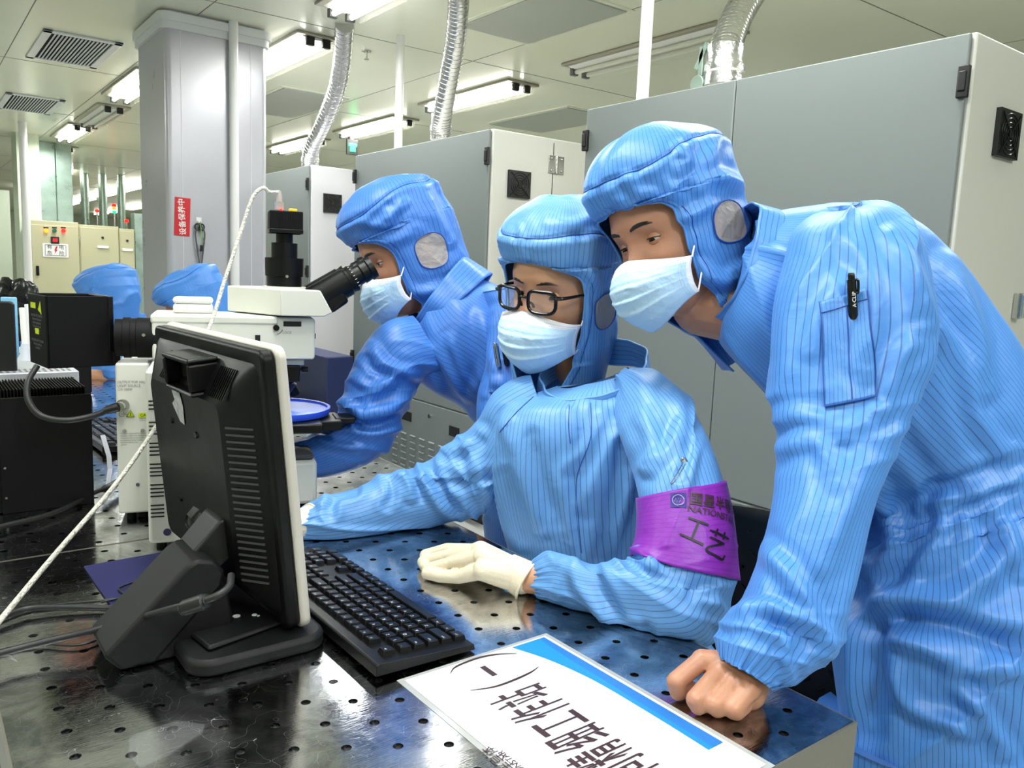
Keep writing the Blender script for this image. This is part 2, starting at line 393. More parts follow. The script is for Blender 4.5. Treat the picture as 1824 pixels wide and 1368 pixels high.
# lower panel of the middle cabinet: windows, screw, louvres
def L2(px, py): return onplane(px, py, 0, XF-.004)-np.array(c2.location)
for (xa, ya, xb, yb) in ((715, 729, 733, 752), (801, 758, 818, 780)):
    p, q = L2(xa, ya), L2(xb, yb); cz = (p[2]+q[2])/2; cy = (p[1]+q[1])/2
    MB().box((p[0]-.002, cy, cz), (.006, abs(p[1]-q[1]), .052)).build('port_window', m_dark, c2, bevel=.002)
p = L2(766, 741); MB().cyl((p[0]-.008, p[1], p[2]), (p[0], p[1], p[2]), .011).build('lock', m_chrome, c2)
b = MB(); p0 = L2(705, 766); 
for i in range(9):
    for j in range(7):
        b.box((p0[0]-.003, p0[1]-i*.098, p0[2]-j*.036), (.01, .055, .010), (0, -.5, 0))
b.build('louvre_slots', m_door, c2, bevel=.002)
# foil ducts
def duct(lb, px, r0, depth_pts, base):
    P = [at(x, y, d) for (x, y), d in zip(px, depth_pts)]
    t = thing('foil_duct', lb, 'duct', P[0])
    S = spline(P, 30)
    def rr(tt): 
        k = tt*len(S)*.55; return r0*(1+.035*abs(math.sin(k*math.pi)))
    b = MB().tube(S, rr, 28, smooth=False); b.build('hose', m_foil, t, world=True, smooth=60)
    b = MB()   # wire spiral
    sp = []
    n = len(S)*4
    for i in range(0, n):
        q = i/n*(len(S)-1); k = int(q); c = S[k].lerp(S[min(k+1, len(S)-1)], q-k); tt = (S[min(k+1, len(S)-1)]-S[max(k-1, 0)]).normalized(); x, y, _ = frame(tt)
        a = i*.42; sp.append(c+(x*math.cos(a)+y*math.sin(a))*r0*1.03)
    b.tube(sp, .002, 4, smooth=False); b.build('wire_spiral', m_chrome, t, world=True)
    b = MB().lathe(P[0]-np.array([0, 0, .03]), P[0]+np.array([0, 0, .11]), [(0, r0*1.15), (.3, r0*1.12), (.35, r0*1.22), (.5, r0*1.2), (.6, r0*1.05), (1, r0*1.12)], 28)
    b.build('collar', m_foil, t, world=True)
    return t
def dep_for(px, py, X=None, z=None):
    if z is not None: return float((un(px, py, z)-np.array([0, 0, CZ]))@AF)
    p = onplane(px, py, 0, X); return float((p-np.array([0, 0, CZ]))@AF)
d0, d1 = dep_for(552, 296, X=2.36), dep_for(614, 42, z=CEIL-.005)
pts = [(552, 292), (556, 262), (578, 215), (598, 165), (609, 110), (614, 44)]
duct('thin silver foil duct rising from the farthest grey cabinet', pts, .052, [d0+(d1-d0)*(292-p[1])/250 for p in pts], None)
d0, d1 = dep_for(785, 243, X=2.42), dep_for(818, -30, z=CEIL)
pts = [(785, 240), (788, 205), (799, 140), (810, 80), (816, 20), (817, -30)]
duct('silver foil duct rising from the middle grey cabinet', pts, .050, [d0+(d1-d0)*(240-p[1])/270 for p in pts], None)
d0, d1 = dep_for(1288, 140, X=2.45), dep_for(1375, -60, z=CEIL)
pts = [(1289, 138), (1291, 95), (1305, 48), (1330, 0), (1375, -60)]
duct('wide silver foil duct curving up from the largest grey cabinet', pts, .060, [d0+(d1-d0)*(138-p[1])/198 for p in pts], None)
t = thing('duct_clamp', 'small steel wing clamp standing beside the wide foil duct', 'clamp', onplane(1247, 150, 0, 2.42))
MB().box((0, 0, .07), (.012, .02, .13)).box((.0, .0, .10), (.012, .02, .10), (.5, 0, 0)).cyl((-.02, 0, .0), (.02, 0, .0), .03).build('clamp_plate', m_galv, t, bevel=.002)
for lb, px in (('white vertical pole between the middle cabinet top and the ceiling', 709.5), ('white vertical pole standing on the largest cabinet left of the wide duct', 1144)):
    p = onplane(px, 250 if px < 900 else 176, 0, 2.42); tag(MB().cyl((p[0], p[1], ZT+.001), (p[0], p[1], CEIL), .025, n=20).build('pole', m_pvc), lb, 'pole')
# navy instrument between cabinets
t = thing('instrument_cart', 'low navy blue instrument housing beside the louvred lower panel', 'instrument', (2.15, 4.5, 0))
t2 = lambda b, n, m, **k: b.build(n, m, t, world=True, **k)
m_navy = mat('navy_paint', (.13, .17, .33), .4)
t2(MB().bb((1.55, 4.35, .05), (2.12, 5.05, .36)), 'base_box', m_navy, bevel=.008)
t2(MB().bb((1.95, 4.35, .36), (2.12, 5.05, .72)), 'upright', m_navy, bevel=.008)
t2(MB().bb((1.70, 4.45, .37), (1.93, 4.9, .42)), 'tray', m_blk, bevel=.004)
for x in (1.6, 2.05):
    for y in (4.4, 5.0): t2(MB().cyl((x, y, 0), (x, y, .05), .02), 'foot', m_blk)
# ------------------------------------------------------------------ beige cabinets far left
t = thing('control_cabinet', 'beige electrical cabinet with indicator lamps and a danger sign', 'cabinet', at(145, 560, 9.4)*[1, 1, 0])
YB = 10.7; FX0 = onplane(52, 400, 1, YB)[0]; FX1 = onplane(140, 400, 1, YB)[0]; FX2 = onplane(240, 408, 1, YB)[0]; FXm = onplane(212, 408, 1, YB)[0]
ZB = onplane(52, 391, 1, YB)[2]
def cb(b, n, m, **k): return b.build(n, m, t, world=True, **k)
cb(MB().bb((FX0, YB, .05), (FX1, YB+.6, ZB)), 'body', m_beige, bevel=.008)
cb(MB().bb((FX0+.015, YB-.012, .08), (FX1-.01, YB, ZB-.05)), 'door', m_beige, bevel=.004)
cb(MB().bb((FX0+.03, YB+.03, 0), (FX1-.03, YB+.57, .05)), 'plinth', m_blk)
def sp(px, py, dy=-.015): return onplane(px, py, 1, YB+dy)
for px, py, m in ((82, 411, m_ledo), (97, 411, m_ledoff), (113, 411, m_ledr)):
    p = sp(px, py); cb(MB().cyl(p+[0, -.02, 0], p+[0, .004, 0], .022), 'indicator_lamp', m)
    p = sp(px, 405.5); cb(MB().box(p, (.05, .006, .012)), 'name_strip', m_blk)
p = sp(98, 428); dm = cb(MB().box(p, (.085, .02, .08)), 'meter', m_blk, bevel=.003)
vs, fs = text_mesh('88', .05); MB(plane_frame(p+[0, -.012, 0], (1, 0, 0), (0, 0, 1))).add(vs, fs).build('digits', m_ledr, dm, world=True)
p = sp(99, 446); sg = cb(MB().box(p, (.26, .01, .155)), 'danger_sign', m_white)
b = MB(plane_frame(p+[0, -.006, 0], (1, 0, 0), (0, 0, 1)))
for ch, x, y in (('有', -.06, .035), ('电', .06, .035), ('危', -.06, -.035), ('险', .06, -.035)):
    vs, fs = text_mesh(ch, .055); b.add([(v[0]+x, v[1]+y, 0) for v in vs], fs)
for s in (-1, 1): b.box((s*.105, 0, 0), (.004, .12, .001)).box((0, s*.06, 0), (.21, .004, .001))
b.build('lettering', m_blk, sg, world=True)
b = MB(plane_frame(p+[0, -.007, 0], (1, 0, 0), (0, 0, 1))).add([(.005, .045, 0), (.022, .045, 0), (.008, .008, 0), (.02, .008, 0), (-.012, -.04, 0), (-.002, -.002, 0), (-.014, -.002, 0)], [(0, 6, 5, 2), (0, 2, 1), (2, 5, 3), (5, 4, 3)]); b.build('bolt_mark', m_red, sg, world=True)
p = sp(67, 482); cb(MB().box(p, (.03, .03, .11)), 'handle', m_blk2, bevel=.004)
p = sp(142, 424); cb(MB().cyl(p+[0, -.02, 0], p, .012), 'lock', m_chrome)
for a, b_, zt, lb in ((FX1+.005, FXm, 402, 'beige cabinet with a keyhole, middle of the far left row'), (FXm+.004, FX2, 405, 'narrow beige cabinet with a keyhole, right end of the far left row')):
    t3 = thing('beige_cabinet', lb, 'cabinet', ((a+b_)/2, YB+.1, 0)); z = onplane(180, zt, 1, YB)[2]
    MB().bb((a, YB+.02, .05), (b_, YB+.6, z)).build('body', m_beige, t3, bevel=.006, world=True)
    MB().bb((a+.01, YB+.008, .08), (b_-.008, YB+.02, z-.03)).build('door', m_beige, t3, bevel=.004, world=True)
    MB().bb((a+.03, YB+.05, 0), (b_-.03, YB+.57, .05)).build('plinth', m_blk, t3, world=True)
    xx = b_-.18 if b_ == FXm else (a+b_)/2
    MB().cyl((xx, YB-.002, z-.14), (xx, YB+.01, z-.14), .014).build('keyhole', m_blk, t3, world=True)
    MB().box((xx, YB, z-.25), (.12, .02, .03)).build('handle', m_white, t3, world=True, bevel=.004)
tag(MB().bb((FX2+.02, YB+.1, 0), (FX2+.12, YB+.30, 1.78)).build('grey_cabinet', m_galv, bevel=.006), 'tall greenish grey cabinet side wedged between the beige row and the column', 'cabinet')
# spiral ducts and signal lamps beyond
for px, top, bot, lb in ((151, 310, 397, 'left of three distant spiral ducts behind the beige cabinets'), (183, 300, 397, 'middle of three distant spiral ducts behind the beige cabinets'), (216, 284, 397, 'right of three distant spiral ducts behind the beige cabinets')):
    p = at(px, 350, 13.5); b = MB(); prof = [(i/60, .062*(1+.05*(i % 2))) for i in range(61)]
    b.lathe((p[0], p[1], 1.5), (p[0], p[1], CEIL), prof, 20); tag(b.build('spiral_duct', m_galv), lb, 'duct')
    
tag(MB().bb((at(130, 390, 13.3)[0], 16.2, 0), (at(260, 390, 13.3)[0]+.3, 17.4, 1.66)).build('machine_housing', m_beige, bevel=.01), 'low pale machine housing under the distant spiral ducts', 'machine')
for px, py, ms, lb in ((173, 384, (m_ledr,), 'red glowing beacon left of the distant signal tower'), (203.5, 374, (m_ledr, m_ledo, m_ledg), 'distant signal tower with red, orange and green lights'), (225.5, 402, (m_ledr,), 'red glowing beacon lowest, above the right beige cabinet')):
    p = at(px, py, 12.6); t4 = thing('signal_lamp', lb, 'signal lamp', p)
    for k, m in enumerate(ms): MB().lathe((0, 0, .05-.05*k), (0, 0, .095-.05*k), [(0, .03), (.7, .032), (1, .02)], 16).build('light_segment', m, t4)
    MB().cyl((0, 0, .002-p[2]), (0, 0, .05-.05*(len(ms)-1)), .016).build('stem', m_chrome, t4)
# ------------------------------------------------------------------ red sign, hook and scissors on the column
p = (onplane(311, 353, 1, Y0)+onplane(338, 419, 1, Y0))/2
t = thing('wall_sign', 'red sign with white vertical Chinese characters on the column', 'sign', p+[0, -.002, 0])
MB().box((0, 0, 0), (.085, .003, .215), (0, .04, 0)).build('plate', m_red, t)
vs, fs = text_mesh('设备保养中', .041, bold=.0006)
MB(plane_frame((0, -.0025, 0), (-.04, 0, 1), (-1, 0, -.04))).add(vs, fs).build('lettering', m_white, t, smooth=False)
p = onplane(354, 392, 1, Y0)
t = thing('adhesive_hook', 'small white adhesive hook on the column right of the red sign', 'hook', p)
MB().box((0, -.002, 0), (.03, .004, .032)).build('pad', m_white, t, bevel=.003)
MB().tube([(-.009, -.006, -.006), (-.005, -.012, -.014), (.0, -.014, -.017), (.006, -.012, -.014), (.009, -.006, -.006)], .0014).build('wire', m_chrome, t)
t = thing('scissors', 'pair of black handled scissors hanging from the white hook', 'scissors', p+[0, -.015, -.02])
m_strap = mat('lanyard_grey', (.33, .34, .35), .7)
b = MB()
for s in (-1, 1): b.tube([(s*.012+.014*math.cos(a), 0, -.02+.018*math.sin(a)) for a in [i*math.pi/6 for i in range(13)]], .004, 8)
b.build('finger_rings', m_blk, t)
MB().prism([(-.003, -.04), (.006, -.04), (.036, -.125), (.012, -.07)], -.001, .001, Matrix(((1, 0, 0, 0), (0, 0, 1, 0), (0, 1, 0, 0), (0, 0, 0, 1)))).build('blade', m_chrome, t)
t = thing('lanyard', 'grey lanyard loop with a green cord hanging from the hook on the column', 'lanyard', p+[0, -.02, -.02])
MB().tube([(.0, 0, .0), (-.024, 0, -.05), (-.018, 0, -.13), (-.002, 0, -.26), (.0, 0, -.30)], .0045, 6).tube([(.0, 0, .0), (.026, 0, -.05), (.02, 0, -.13), (.004, 0, -.26), (.0, 0, -.30)], .0045, 6).build('strap', m_strap, t)
MB().box((.006, -.006, -.14), (.016, .008, .035)).build('clip', m_blk, t, bevel=.002).children
MB().tube([(0, -.006, 0), (.006, -.008, -.06), (.004, -.008, -.12)], .002, 6).build('cord', mat('cord_green', (.45, .75, .3), .5), t)
# ================================================================== the perforated steel table
TZ = .78
m_steel = bpy.data.materials.new('polished_steel'); m_steel.use_nodes = True
nt = m_steel.node_tree; N = nt.nodes; Lk = nt.links; bs = N['Principled BSDF']
bs.inputs['Metallic'].default_value = 1.0
tc = N.new('ShaderNodeTexCoord')
n1 = N.new('ShaderNodeTexNoise'); n1.inputs['Scale'].default_value = 7; n1.inputs['Detail'].default_value = 8; n1.inputs['Roughness'].default_value = .7; n1.inputs['Distortion'].default_value = .6
Lk.new(tc.outputs['Object'], n1.inputs['Vector'])
mp = N.new('ShaderNodeMapping'); mp.inputs['Rotation'].default_value = (0, 0, .5); mp.inputs['Scale'].default_value = (60, 900, 1)
Lk.new(tc.outputs['Object'], mp.inputs['Vector'])
n2 = N.new('ShaderNodeTexNoise'); n2.inputs['Scale'].default_value = 1; n2.inputs['Detail'].default_value = 2
Lk.new(mp.outputs[0], n2.inputs['Vector'])
# scratches: two warped voronoi edge fields
sc = N.new('ShaderNodeTexVoronoi'); sc.feature = 'DISTANCE_TO_EDGE'; sc.inputs['Scale'].default_value = 11
nw = N.new('ShaderNodeTexNoise'); nw.inputs['Scale'].default_value = 9; nw.inputs['Detail'].default_value = 3
Lk.new(tc.outputs['Object'], nw.inputs['Vector'])
vm = N.new('ShaderNodeVectorMath'); vm.operation = 'MULTIPLY_ADD'; vm.inputs[1].default_value = (.9, .9, 0)
Lk.new(nw.outputs['Color'], vm.inputs[0]); Lk.new(tc.outputs['Object'], vm.inputs[2]); Lk.new(vm.outputs[0], sc.inputs['Vector'])
lt = N.new('ShaderNodeMath'); lt.operation = 'LESS_THAN'; lt.inputs[1].default_value = .0018; Lk.new(sc.outputs['Distance'], lt.inputs[0])
rm_ = N.new('ShaderNodeMapRange'); rm_.inputs[1].default_value = .35; rm_.inputs[2].default_value = .7; rm_.inputs[3].default_value = .05; rm_.inputs[4].default_value = .17
Lk.new(n1.outputs['Fac'], rm_.inputs[0])
ad = N.new('ShaderNodeMath'); ad.operation = 'MULTIPLY_ADD'; ad.inputs[1].default_value = .25; Lk.new(lt.outputs[0], ad.inputs[0]); Lk.new(rm_.outputs[0], ad.inputs[2])
Lk.new(ad.outputs[0], bs.inputs['Roughness'])
cr = N.new('ShaderNodeValToRGB'); cr.color_ramp.elements[0].position = .40; cr.color_ramp.elements[0].color = (.30, .305, .32, 1); cr.color_ramp.elements[1].position = .60; cr.color_ramp.elements[1].color = (.78, .78, .79, 1)
Lk.new(n1.outputs['Fac'], cr.inputs[0])
mx = N.new('ShaderNodeMix'); mx.data_type = 'RGBA'; mx.inputs['B'].default_value = (.6, .6, .62, 1); Lk.new(cr.outputs[0], mx.inputs['A'])
ml = N.new('ShaderNodeMath'); ml.operation = 'MULTIPLY'; ml.inputs[1].default_value = .5; Lk.new(lt.outputs[0], ml.inputs[0]); Lk.new(ml.outputs[0], mx.inputs['Factor'])
Lk.new(mx.outputs['Result'], bs.inputs['Base Color'])
bp = N.new('ShaderNodeBump'); bp.inputs['Strength'].default_value = .12; bp.inputs['Distance'].default_value = .002
m3 = N.new('ShaderNodeMath'); m3.operation = 'MULTIPLY_ADD'; m3.inputs[1].default_value = .35; Lk.new(n2.outputs['Fac'], m3.inputs[0]); Lk.new(n1.outputs['Fac'], m3.inputs[2])
Lk.new(m3.outputs[0], bp.inputs['Height']); Lk.new(bp.outputs[0], bs.inputs['Normal'])
m_rim = mat('steel_rim', (.55, .54, .50), .35, .7, bump=.05, bscale=200)
def perforated(x0, x1, y0, y1, off):
    """plate with a staggered lattice of round holes; columns dx apart, pitch along y"""
    dx, py, r, n, th = .0434, .05, .0054, 12, .006
    b = MB(); nc = int((x1-x0)/dx); ax = x0
    xs = [x0]+[x0+off[0]+i*dx-dx/2 for i in range(200) if x0+.012 < x0+off[0]+i*dx-dx/2 < x1-.012]+[x1]
    for i, (a, c) in enumerate(zip(xs, xs[1:])):
        col = round((a+dx/2-x0-off[0])/dx); cx = x0+off[0]+col*dx
        if not (a+.008 < cx < c-.008):
            b.add([(a, y0, TZ), (c, y0, TZ), (c, y1, TZ), (a, y1, TZ)], [(0, 1, 2, 3)]); continue
        sh = off[1]+(py/2 if col % 2 else 0)
        cys = [y0+sh+k*py for k in range(-2, 200) if y0+.012 < y0+sh+k*py < y1-.012]
        bounds = [y0]+[(p+q)/2 for p, q in zip(cys, cys[1:])]+[y1]
        for cy, ya, yb in zip(cys, bounds, bounds[1:]):
            ring = [(cx+r*math.cos(2*math.pi*k/n), cy+r*math.sin(2*math.pi*k/n)) for k in range(n)]
            out = []
            for k in range(n):
                ca, sa = math.cos(2*math.pi*k/n), math.sin(2*math.pi*k/n); m_ = max(abs(ca), abs(sa)); u_, v_ = ca/m_, sa/m_
                out.append((cx+u_*((c-cx) if u_ > 0 else (cx-a)), cy+v_*((yb-cy) if v_ > 0 else (cy-ya))))
            # exact corners
            cor = {}
            vs = [(p[0], p[1], TZ-.0) for p in out]+[(p[0], p[1], TZ) for p in ring]+[(p[0], p[1], TZ-th) for p in ring]
            fs = []
            for k in range(n):
                q = (k+1) % n
                fs.append((k, q, n+q, n+k)); fs.append((n+k, n+q, 2*n+q, 2*n+k))
            # fill the 4 corner triangles
            base = len(vs)
            for (ux, uy), (k0, k1) in (((1, 1), (1, 2)), ((-1, 1), (4, 5)), ((-1, -1), (7, 8)), ((1, -1), (10, 11))):
                vs.append(((c if ux > 0 else a), (yb if uy > 0 else ya), TZ)); fs.append((k0, len(vs)-1, k1))
            b.add(vs, fs)
    return b
def table(lb, x0, x1, y0, y1, off):
    t = thing('perforated_table', lb, 'table', ((x0+x1)/2, (y0+y1)/2, 0))
    perforated(x0, x1, y0, y1, off).build('perforated_top', m_steel, t, world=True, smooth=False)
    b = MB(); h = .055
    for a, c in (((x0, y0-.003, TZ-h), (x1, y0, TZ-.0005)), ((x0, y1, TZ-h), (x1, y1+.003, TZ-.0005)), ((x0-.003, y0-.003, TZ-h), (x0, y1+.003, TZ-.0005)), ((x1, y0-.003, TZ-h), (x1+.003, y1+.003, TZ-.0005))): b.bb(a, c)
    b.build('rim', m_rim, t, world=True, smooth=False)
    MB().bb((x0+.001, y0+.001, TZ-.012), (x1-.001, y1-.001, TZ-.0085)).build('inner_sheet', mat('inner_steel', (.6, .6, .6), .3, .9), t, world=True, smooth=False)
    b = MB()
    for x in (x0+.03, x1-.03):
        for y in (y0+.03, y1-.03):
            MB().bb((x-.02, y-.02, 0), (x+.02, y+.02, TZ-.0125)).build('leg', m_rim, t, world=True, bevel=.003)
    return t
# lattice phase measured from the photograph
hx = un(1130, 1202)[0]; hy = un(1130, 1202)[1]
def phase(x0, y0):
    k = math.floor((hx-x0)/.0434); ox = hx-x0-k*.0434
    oy = (hy-(.025 if k % 2 else 0)-y0) % .05
    return ox, oy
table('polished steel table with round holes in front, carrying the monitor and sign', .060, .803, .420, 1.396, phase(.060, .420))
table('polished steel table with round holes, behind the front one under the microscope', .060, .925, 1.4035, 3.75, phase(.060, 1.404))
# ------------------------------------------------------------------ laminated sign
tx = lambda px, py: un(px, py)[:2]
c0, c1_, c2_ = un(970, 1134), un(722, 1213), un(1302, 1327)
t = thing('laminated_sign', 'laminated white paper sign with Chinese characters and a blue swoosh', 'sign', (.544, .612, TZ+.0002))
ux = Vector((c0[0]-c1_[0], c0[1]-c1_[1], 0)).normalized(); uy = Vector((-ux.y, ux.x, 0))
cc = Vector(((c0[0]+c1_[0])/2, (c0[1]+c1_[1])/2, 0))
SM = lambda z: plane_frame(Vector((cc.x, cc.y, TZ+z)), ux, uy)     # origin: middle of the far short edge, x to the blue side, y away
m_paper = mat('sign_paper', (.84, .84, .87), .45)
m_lam = mat('laminate_film', (.97, .98, 1), .06, trans=1., ior=1.15, alpha=.35)
m_sky = mat('print_blue', (.10, .52, .88), .3); m_sky2 = mat('print_deep_blue', (.14, .44, .74), .3)
m_ink = mat('print_brown', (.22, .14, .14), .4)
LN = .335
MB(SM(0)).bb((-.105, -LN, .0006), (.105, .0, .0012)).build('paper', m_paper, t, world=True)
MB(SM(0)).bb((-.112, -LN-.006, .0002), (.112, .006, .0005)).build('laminate_border', mat('laminate_edge', (.80, .81, .80), .12, trans=.4), t, world=True)
def sloc(px, py):
    p = Vector(un(px, py)); q = p-Vector((cc.x, cc.y, TZ)); return (q.dot(ux), q.dot(uy))
edge = [sloc(*q) for q in [(912, 1155), (980, 1178), (1060, 1215), (1150, 1268), (1210, 1305), (1262, 1338)]]
S = spline([(e[0], e[1], 0) for e in edge], 6)
S = [(s[0], min(s[1], -.003)) for s in S if s[1] > -LN+.02]
mid = [(s[0]+(.101-s[0])*(.30+.55*max(0, 1-i/len(S)*2.)), s[1]) for i, s in enumerate(S)]
b = MB(SM(.0014)); n = len(S)
b.add([(s[0], s[1], 0) for s in S]+[(m[0], m[1], 0) for m in mid], [(i, i+1, n+i+1, n+i) for i in range(n-1)][::1]); b.build('blue_swoosh', m_sky, t, world=True, smooth=False)
b = MB(SM(.0014)); b.add([(.1005, s[1], 0) for s in S]+[(m[0], m[1], 0) for m in mid], [(i, n+i, n+i+1, i+1) for i in range(n-1)]); b.build('dark_blue_swoosh', m_sky2, t, world=True, smooth=False)
b = MB()
def put(ch, px, py, size, sx, z=.0016, bold=0.):
    x, y = sloc(px, py); vs, fs = text_mesh(ch, size, sx, bold=bold)
    # text runs away from the camera (+y of sheet), its foot to the blue side
    b.add([(v[1]*-1+x, v[0]+y, z) for v in vs], fs, SM(0))
for ch, px, py in (('站', 935, 1240), ('作', 967, 1264), ('工', 1004, 1288), ('细', 1037, 1314), ('精', 1075, 1345), ('间', 1118, 1372)):
    put(ch, px, py, .080, .37, bold=.0006)
put('一', 877, 1195, .060, .45, bold=.0012)
put('国星半导体', 905, 1366, .016, .9)
put('NATIONSTAR', 925, 1369, .010, 1.)
for P_ in ([(802, 1202), (812, 1190), (850, 1175), (885, 1168), (920, 1166)], [(838, 1232), (880, 1226), (915, 1214), (945, 1200), (959, 1190)]):
    b.M = SM(.0016); b.tube([(*sloc(*q), 0) for q in P_], lambda tt: .0003+.0011*math.sin(math.pi*tt), 6); b.M = Matrix.Identity(4)
b.build('lettering', m_ink, t, world=True, smooth=False)
# ------------------------------------------------------------------ keyboards
m_key = mat('key_black', (.05, .05, .055), .3, spec=.35, bump=.02, bscale=800); m_kb = mat('keyboard_shell', (.025, .025, .028), .35, spec=.3); m_leg = mat('legend_white', (.85, .87, .9), .5)
def keyboard(lb, M, big=True):
    t = thing('keyboard', lb, 'keyboard', M=M)   # local x: along the keys (user's left to right), y toward the far row, z up
    p = .0174; Wd = 22.6*p
    b = MB(); prof = [(-.068, .003), (-.066, .010), (.066, .021), (.070, .019), (.070, .006), (-.068, .002)]
    b.prism([(q[0], q[1]) for q in prof], -.014, Wd+.014, Matrix(((0, 0, 1, 0), (1, 0, 0, 0), (0, 1, 0, 0), (0, 0, 0, 1))))
    b.build('shell', m_kb, t, bevel=.004)
    for x in (.02, Wd-.02): MB().box((x, .055, .003), (.03, .012, .006)).build('foot', m_kb, t, bevel=.001)
    rows = [[('Ctrl', 1.25), ('Fn', 1.25), ('Alt', 1.25), ('', 6.25), ('Alt', 1.25), ('Win', 1.25), ('=', 1.25), ('Ctrl', 1.25)],
            [('Shift', 2.25)]+[(c, 1) for c in 'ZXCVBNM,./']+[('Shift', 2.75)],
            [('Caps', 1.75)]+[(c, 1) for c in "ASDFGHJKL;'"]+[('Enter', 2.25)],
            [('Tab', 1.5)]+[(c, 1) for c in 'QWERTYUIOP[]']+[('\\', 1.5)],
            [(c, 1) for c in '`1234567890-=']+[('Back', 2)],
            [('Esc', 1), (None, 1)]+[('F%d' % i, 1) for i in range(1, 13)]+[('Prt', 1)]]
    nav = [['', '<', 'v', '>'], ['', None, '^', None], ['', None, None, None], ['', 'Del', 'End', 'PgD'], ['', 'Ins', 'Hm', 'PgU'], ['', 'Scr', 'Pau', None]]
    pad = [[('0', 2), ('.', 1), (None, 1)], [('1', 1), ('2', 1), ('3', 1), ('Ent', 1)], [('4', 1), ('5', 1), ('6', 1), (None, 1)], [('7', 1), ('8', 1), ('9', 1), ('+', 1)], [('Num', 1), ('/', 1), ('*', 1), ('-', 1)], []]
    meshes = {}; leg = MB()
    def key(x, r, w, ch):
        k = round(w, 2)
        y = -.056+r*.0195+(.003 if r == 5 else 0); z = .0115+(y+.066)*.083
        if k not in meshes:
            hw, hh = w*p/2-.0008, .0088
            vs = [(-hw, -hh, 0), (hw, -hh, 0), (hw, hh, 0), (-hw, hh, 0), (-hw+.0025, -hh+.002, .0075), (hw-.0025, -hh+.002, .0075), (hw-.0025, hh-.002, .0078), (-hw+.0025, hh-.002, .0078)]
            o = MB().add(vs, [(0, 3, 2, 1), (4, 5, 6, 7), (0, 1, 5, 4), (1, 2, 6, 5), (2, 3, 7, 6), (3, 0, 4, 7)]).build('key', m_key, t, bevel=.0008); meshes[k] = o
        else:
            o = meshes[k].copy(); COL.objects.link(o)
        o.location = (x+w*p/2, y, z-.003); o.rotation_euler = (.083, 0, 0)
        if ch and big:
            sz = .0062 if len(ch) < 2 else .0036
            vs, fs = text_mesh(ch, sz, align='LEFT'); leg.add([(v[0]+x+.0045, v[1]+y+.0025, z+.0049+.0004+v[1]*.083) for v in vs], fs)
    for r, row in enumerate(rows):
        x = 0
        for ch, w in row:
            if ch is not None: key(x*p, r, w, ch)
            x += w
        for i, ch in enumerate(nav[r]):
            if ch: key((15.15+(i-1)*1)*p+.0, r, 1, ch)
        x = 18.4
        for ch, w in pad[r]:
            if ch is not None: key(x*p, r, w, ch)
            x += w
    if big: leg.build('key_legends', m_leg, t, smooth=False)
    return t
# user's left end is toward the camera: local x -> +Y, local y (far row) -> -X
kx, ky = un(678, 1213)[0], .785
keyboard('black full size keyboard on the steel table between monitor and gloved hand', plane_frame((.478, ky, TZ+.0005), (-.02, 1, 0), (-1, -.02, 0)))
keyboard('dark keyboard on the table behind the black power box', plane_frame((.43, 2.08, TZ+.0005), (-.05, 1, 0), (-1, -.05, 0)), False)
# ------------------------------------------------------------------ monitor
m_bez = mat('bezel_grey', (.78, .76, .72), .4); m_mon = mat('monitor_black', (.035, .035, .038), .36, spec=.3, bump=.06, bscale=900, var=.15, vscale=14)
wd = Vector((-.052, .9986, 0)); up_ = Vector((-.10, 0, 1)).normalized(); nn = up_.cross(wd).normalized()*-1
if nn.x < 0: nn = -nn
A0 = Vector((.385, .893, .803)); MW, MH = .405, .352
up_ = (up_-wd*up_.dot(wd)).normalized(); nn = wd.cross(up_).normalized()
if nn.x < 0: nn = -nn
MM = Matrix((wd, up_, nn)).transposed().to_4x4(); MM.translation = A0       # x: width (away), y: up, z: toward the viewer of the screen
t = thing('monitor', 'black backed flat monitor with light grey bezel on an angled stand', 'monitor', (.25, 1.05, TZ))
mon = t
def rr(x0, x1, y0, y1, r, n=7):
    o = []
    for cx, cy, a0 in ((x0+r, y0+r, 180), (x1-r, y0+r, 270), (x1-r, y1-r, 0), (x0+r, y1-r, 90)):
        for i in range(n): a = math.radians(a0+90*i/(n-1)); o.append((cx+r*math.cos(a), cy+r*math.sin(a)))
    return o
def mm(b, name, m, parent=None, **k): return b.build(name, m, parent or t, world=True, **k)
mm(MB(MM).prism(rr(0, MW, 0, MH, .016), -.013, 0), 'bezel', m_bez, bevel=.004, smooth=50)
mm(MB(MM).prism(rr(.022, MW-.022, .022, MH-.022, .003), 0, .0008), 'screen', m_blk2)
mm(MB(MM).prism(rr(.003, MW-.003, .003, MH-.003, .014), -.030, -.0135), 'rear_frame', m_mon, bevel=.004, smooth=50)
# rear shell: chamfered hump
b = MB(MM)
def loop(x0, x1, y0, y1, z): return [(x, y, z) for x, y in rr(x0, x1, y0, y1, .014)]
G = [loop(.018, MW-.018, .012, MH-.020, -.030), loop(.022, MW-.022, .016, MH-.024, -.034), loop(.070, MW-.070, .052, MH-.070, -.062)]
b.grid(G, closed=True); k = len(G[0]); b.f.append(tuple(range(2*k, 3*k))); b.mi.append(0)
shell = mm(b, 'rear_shell', m_mon, smooth=22)
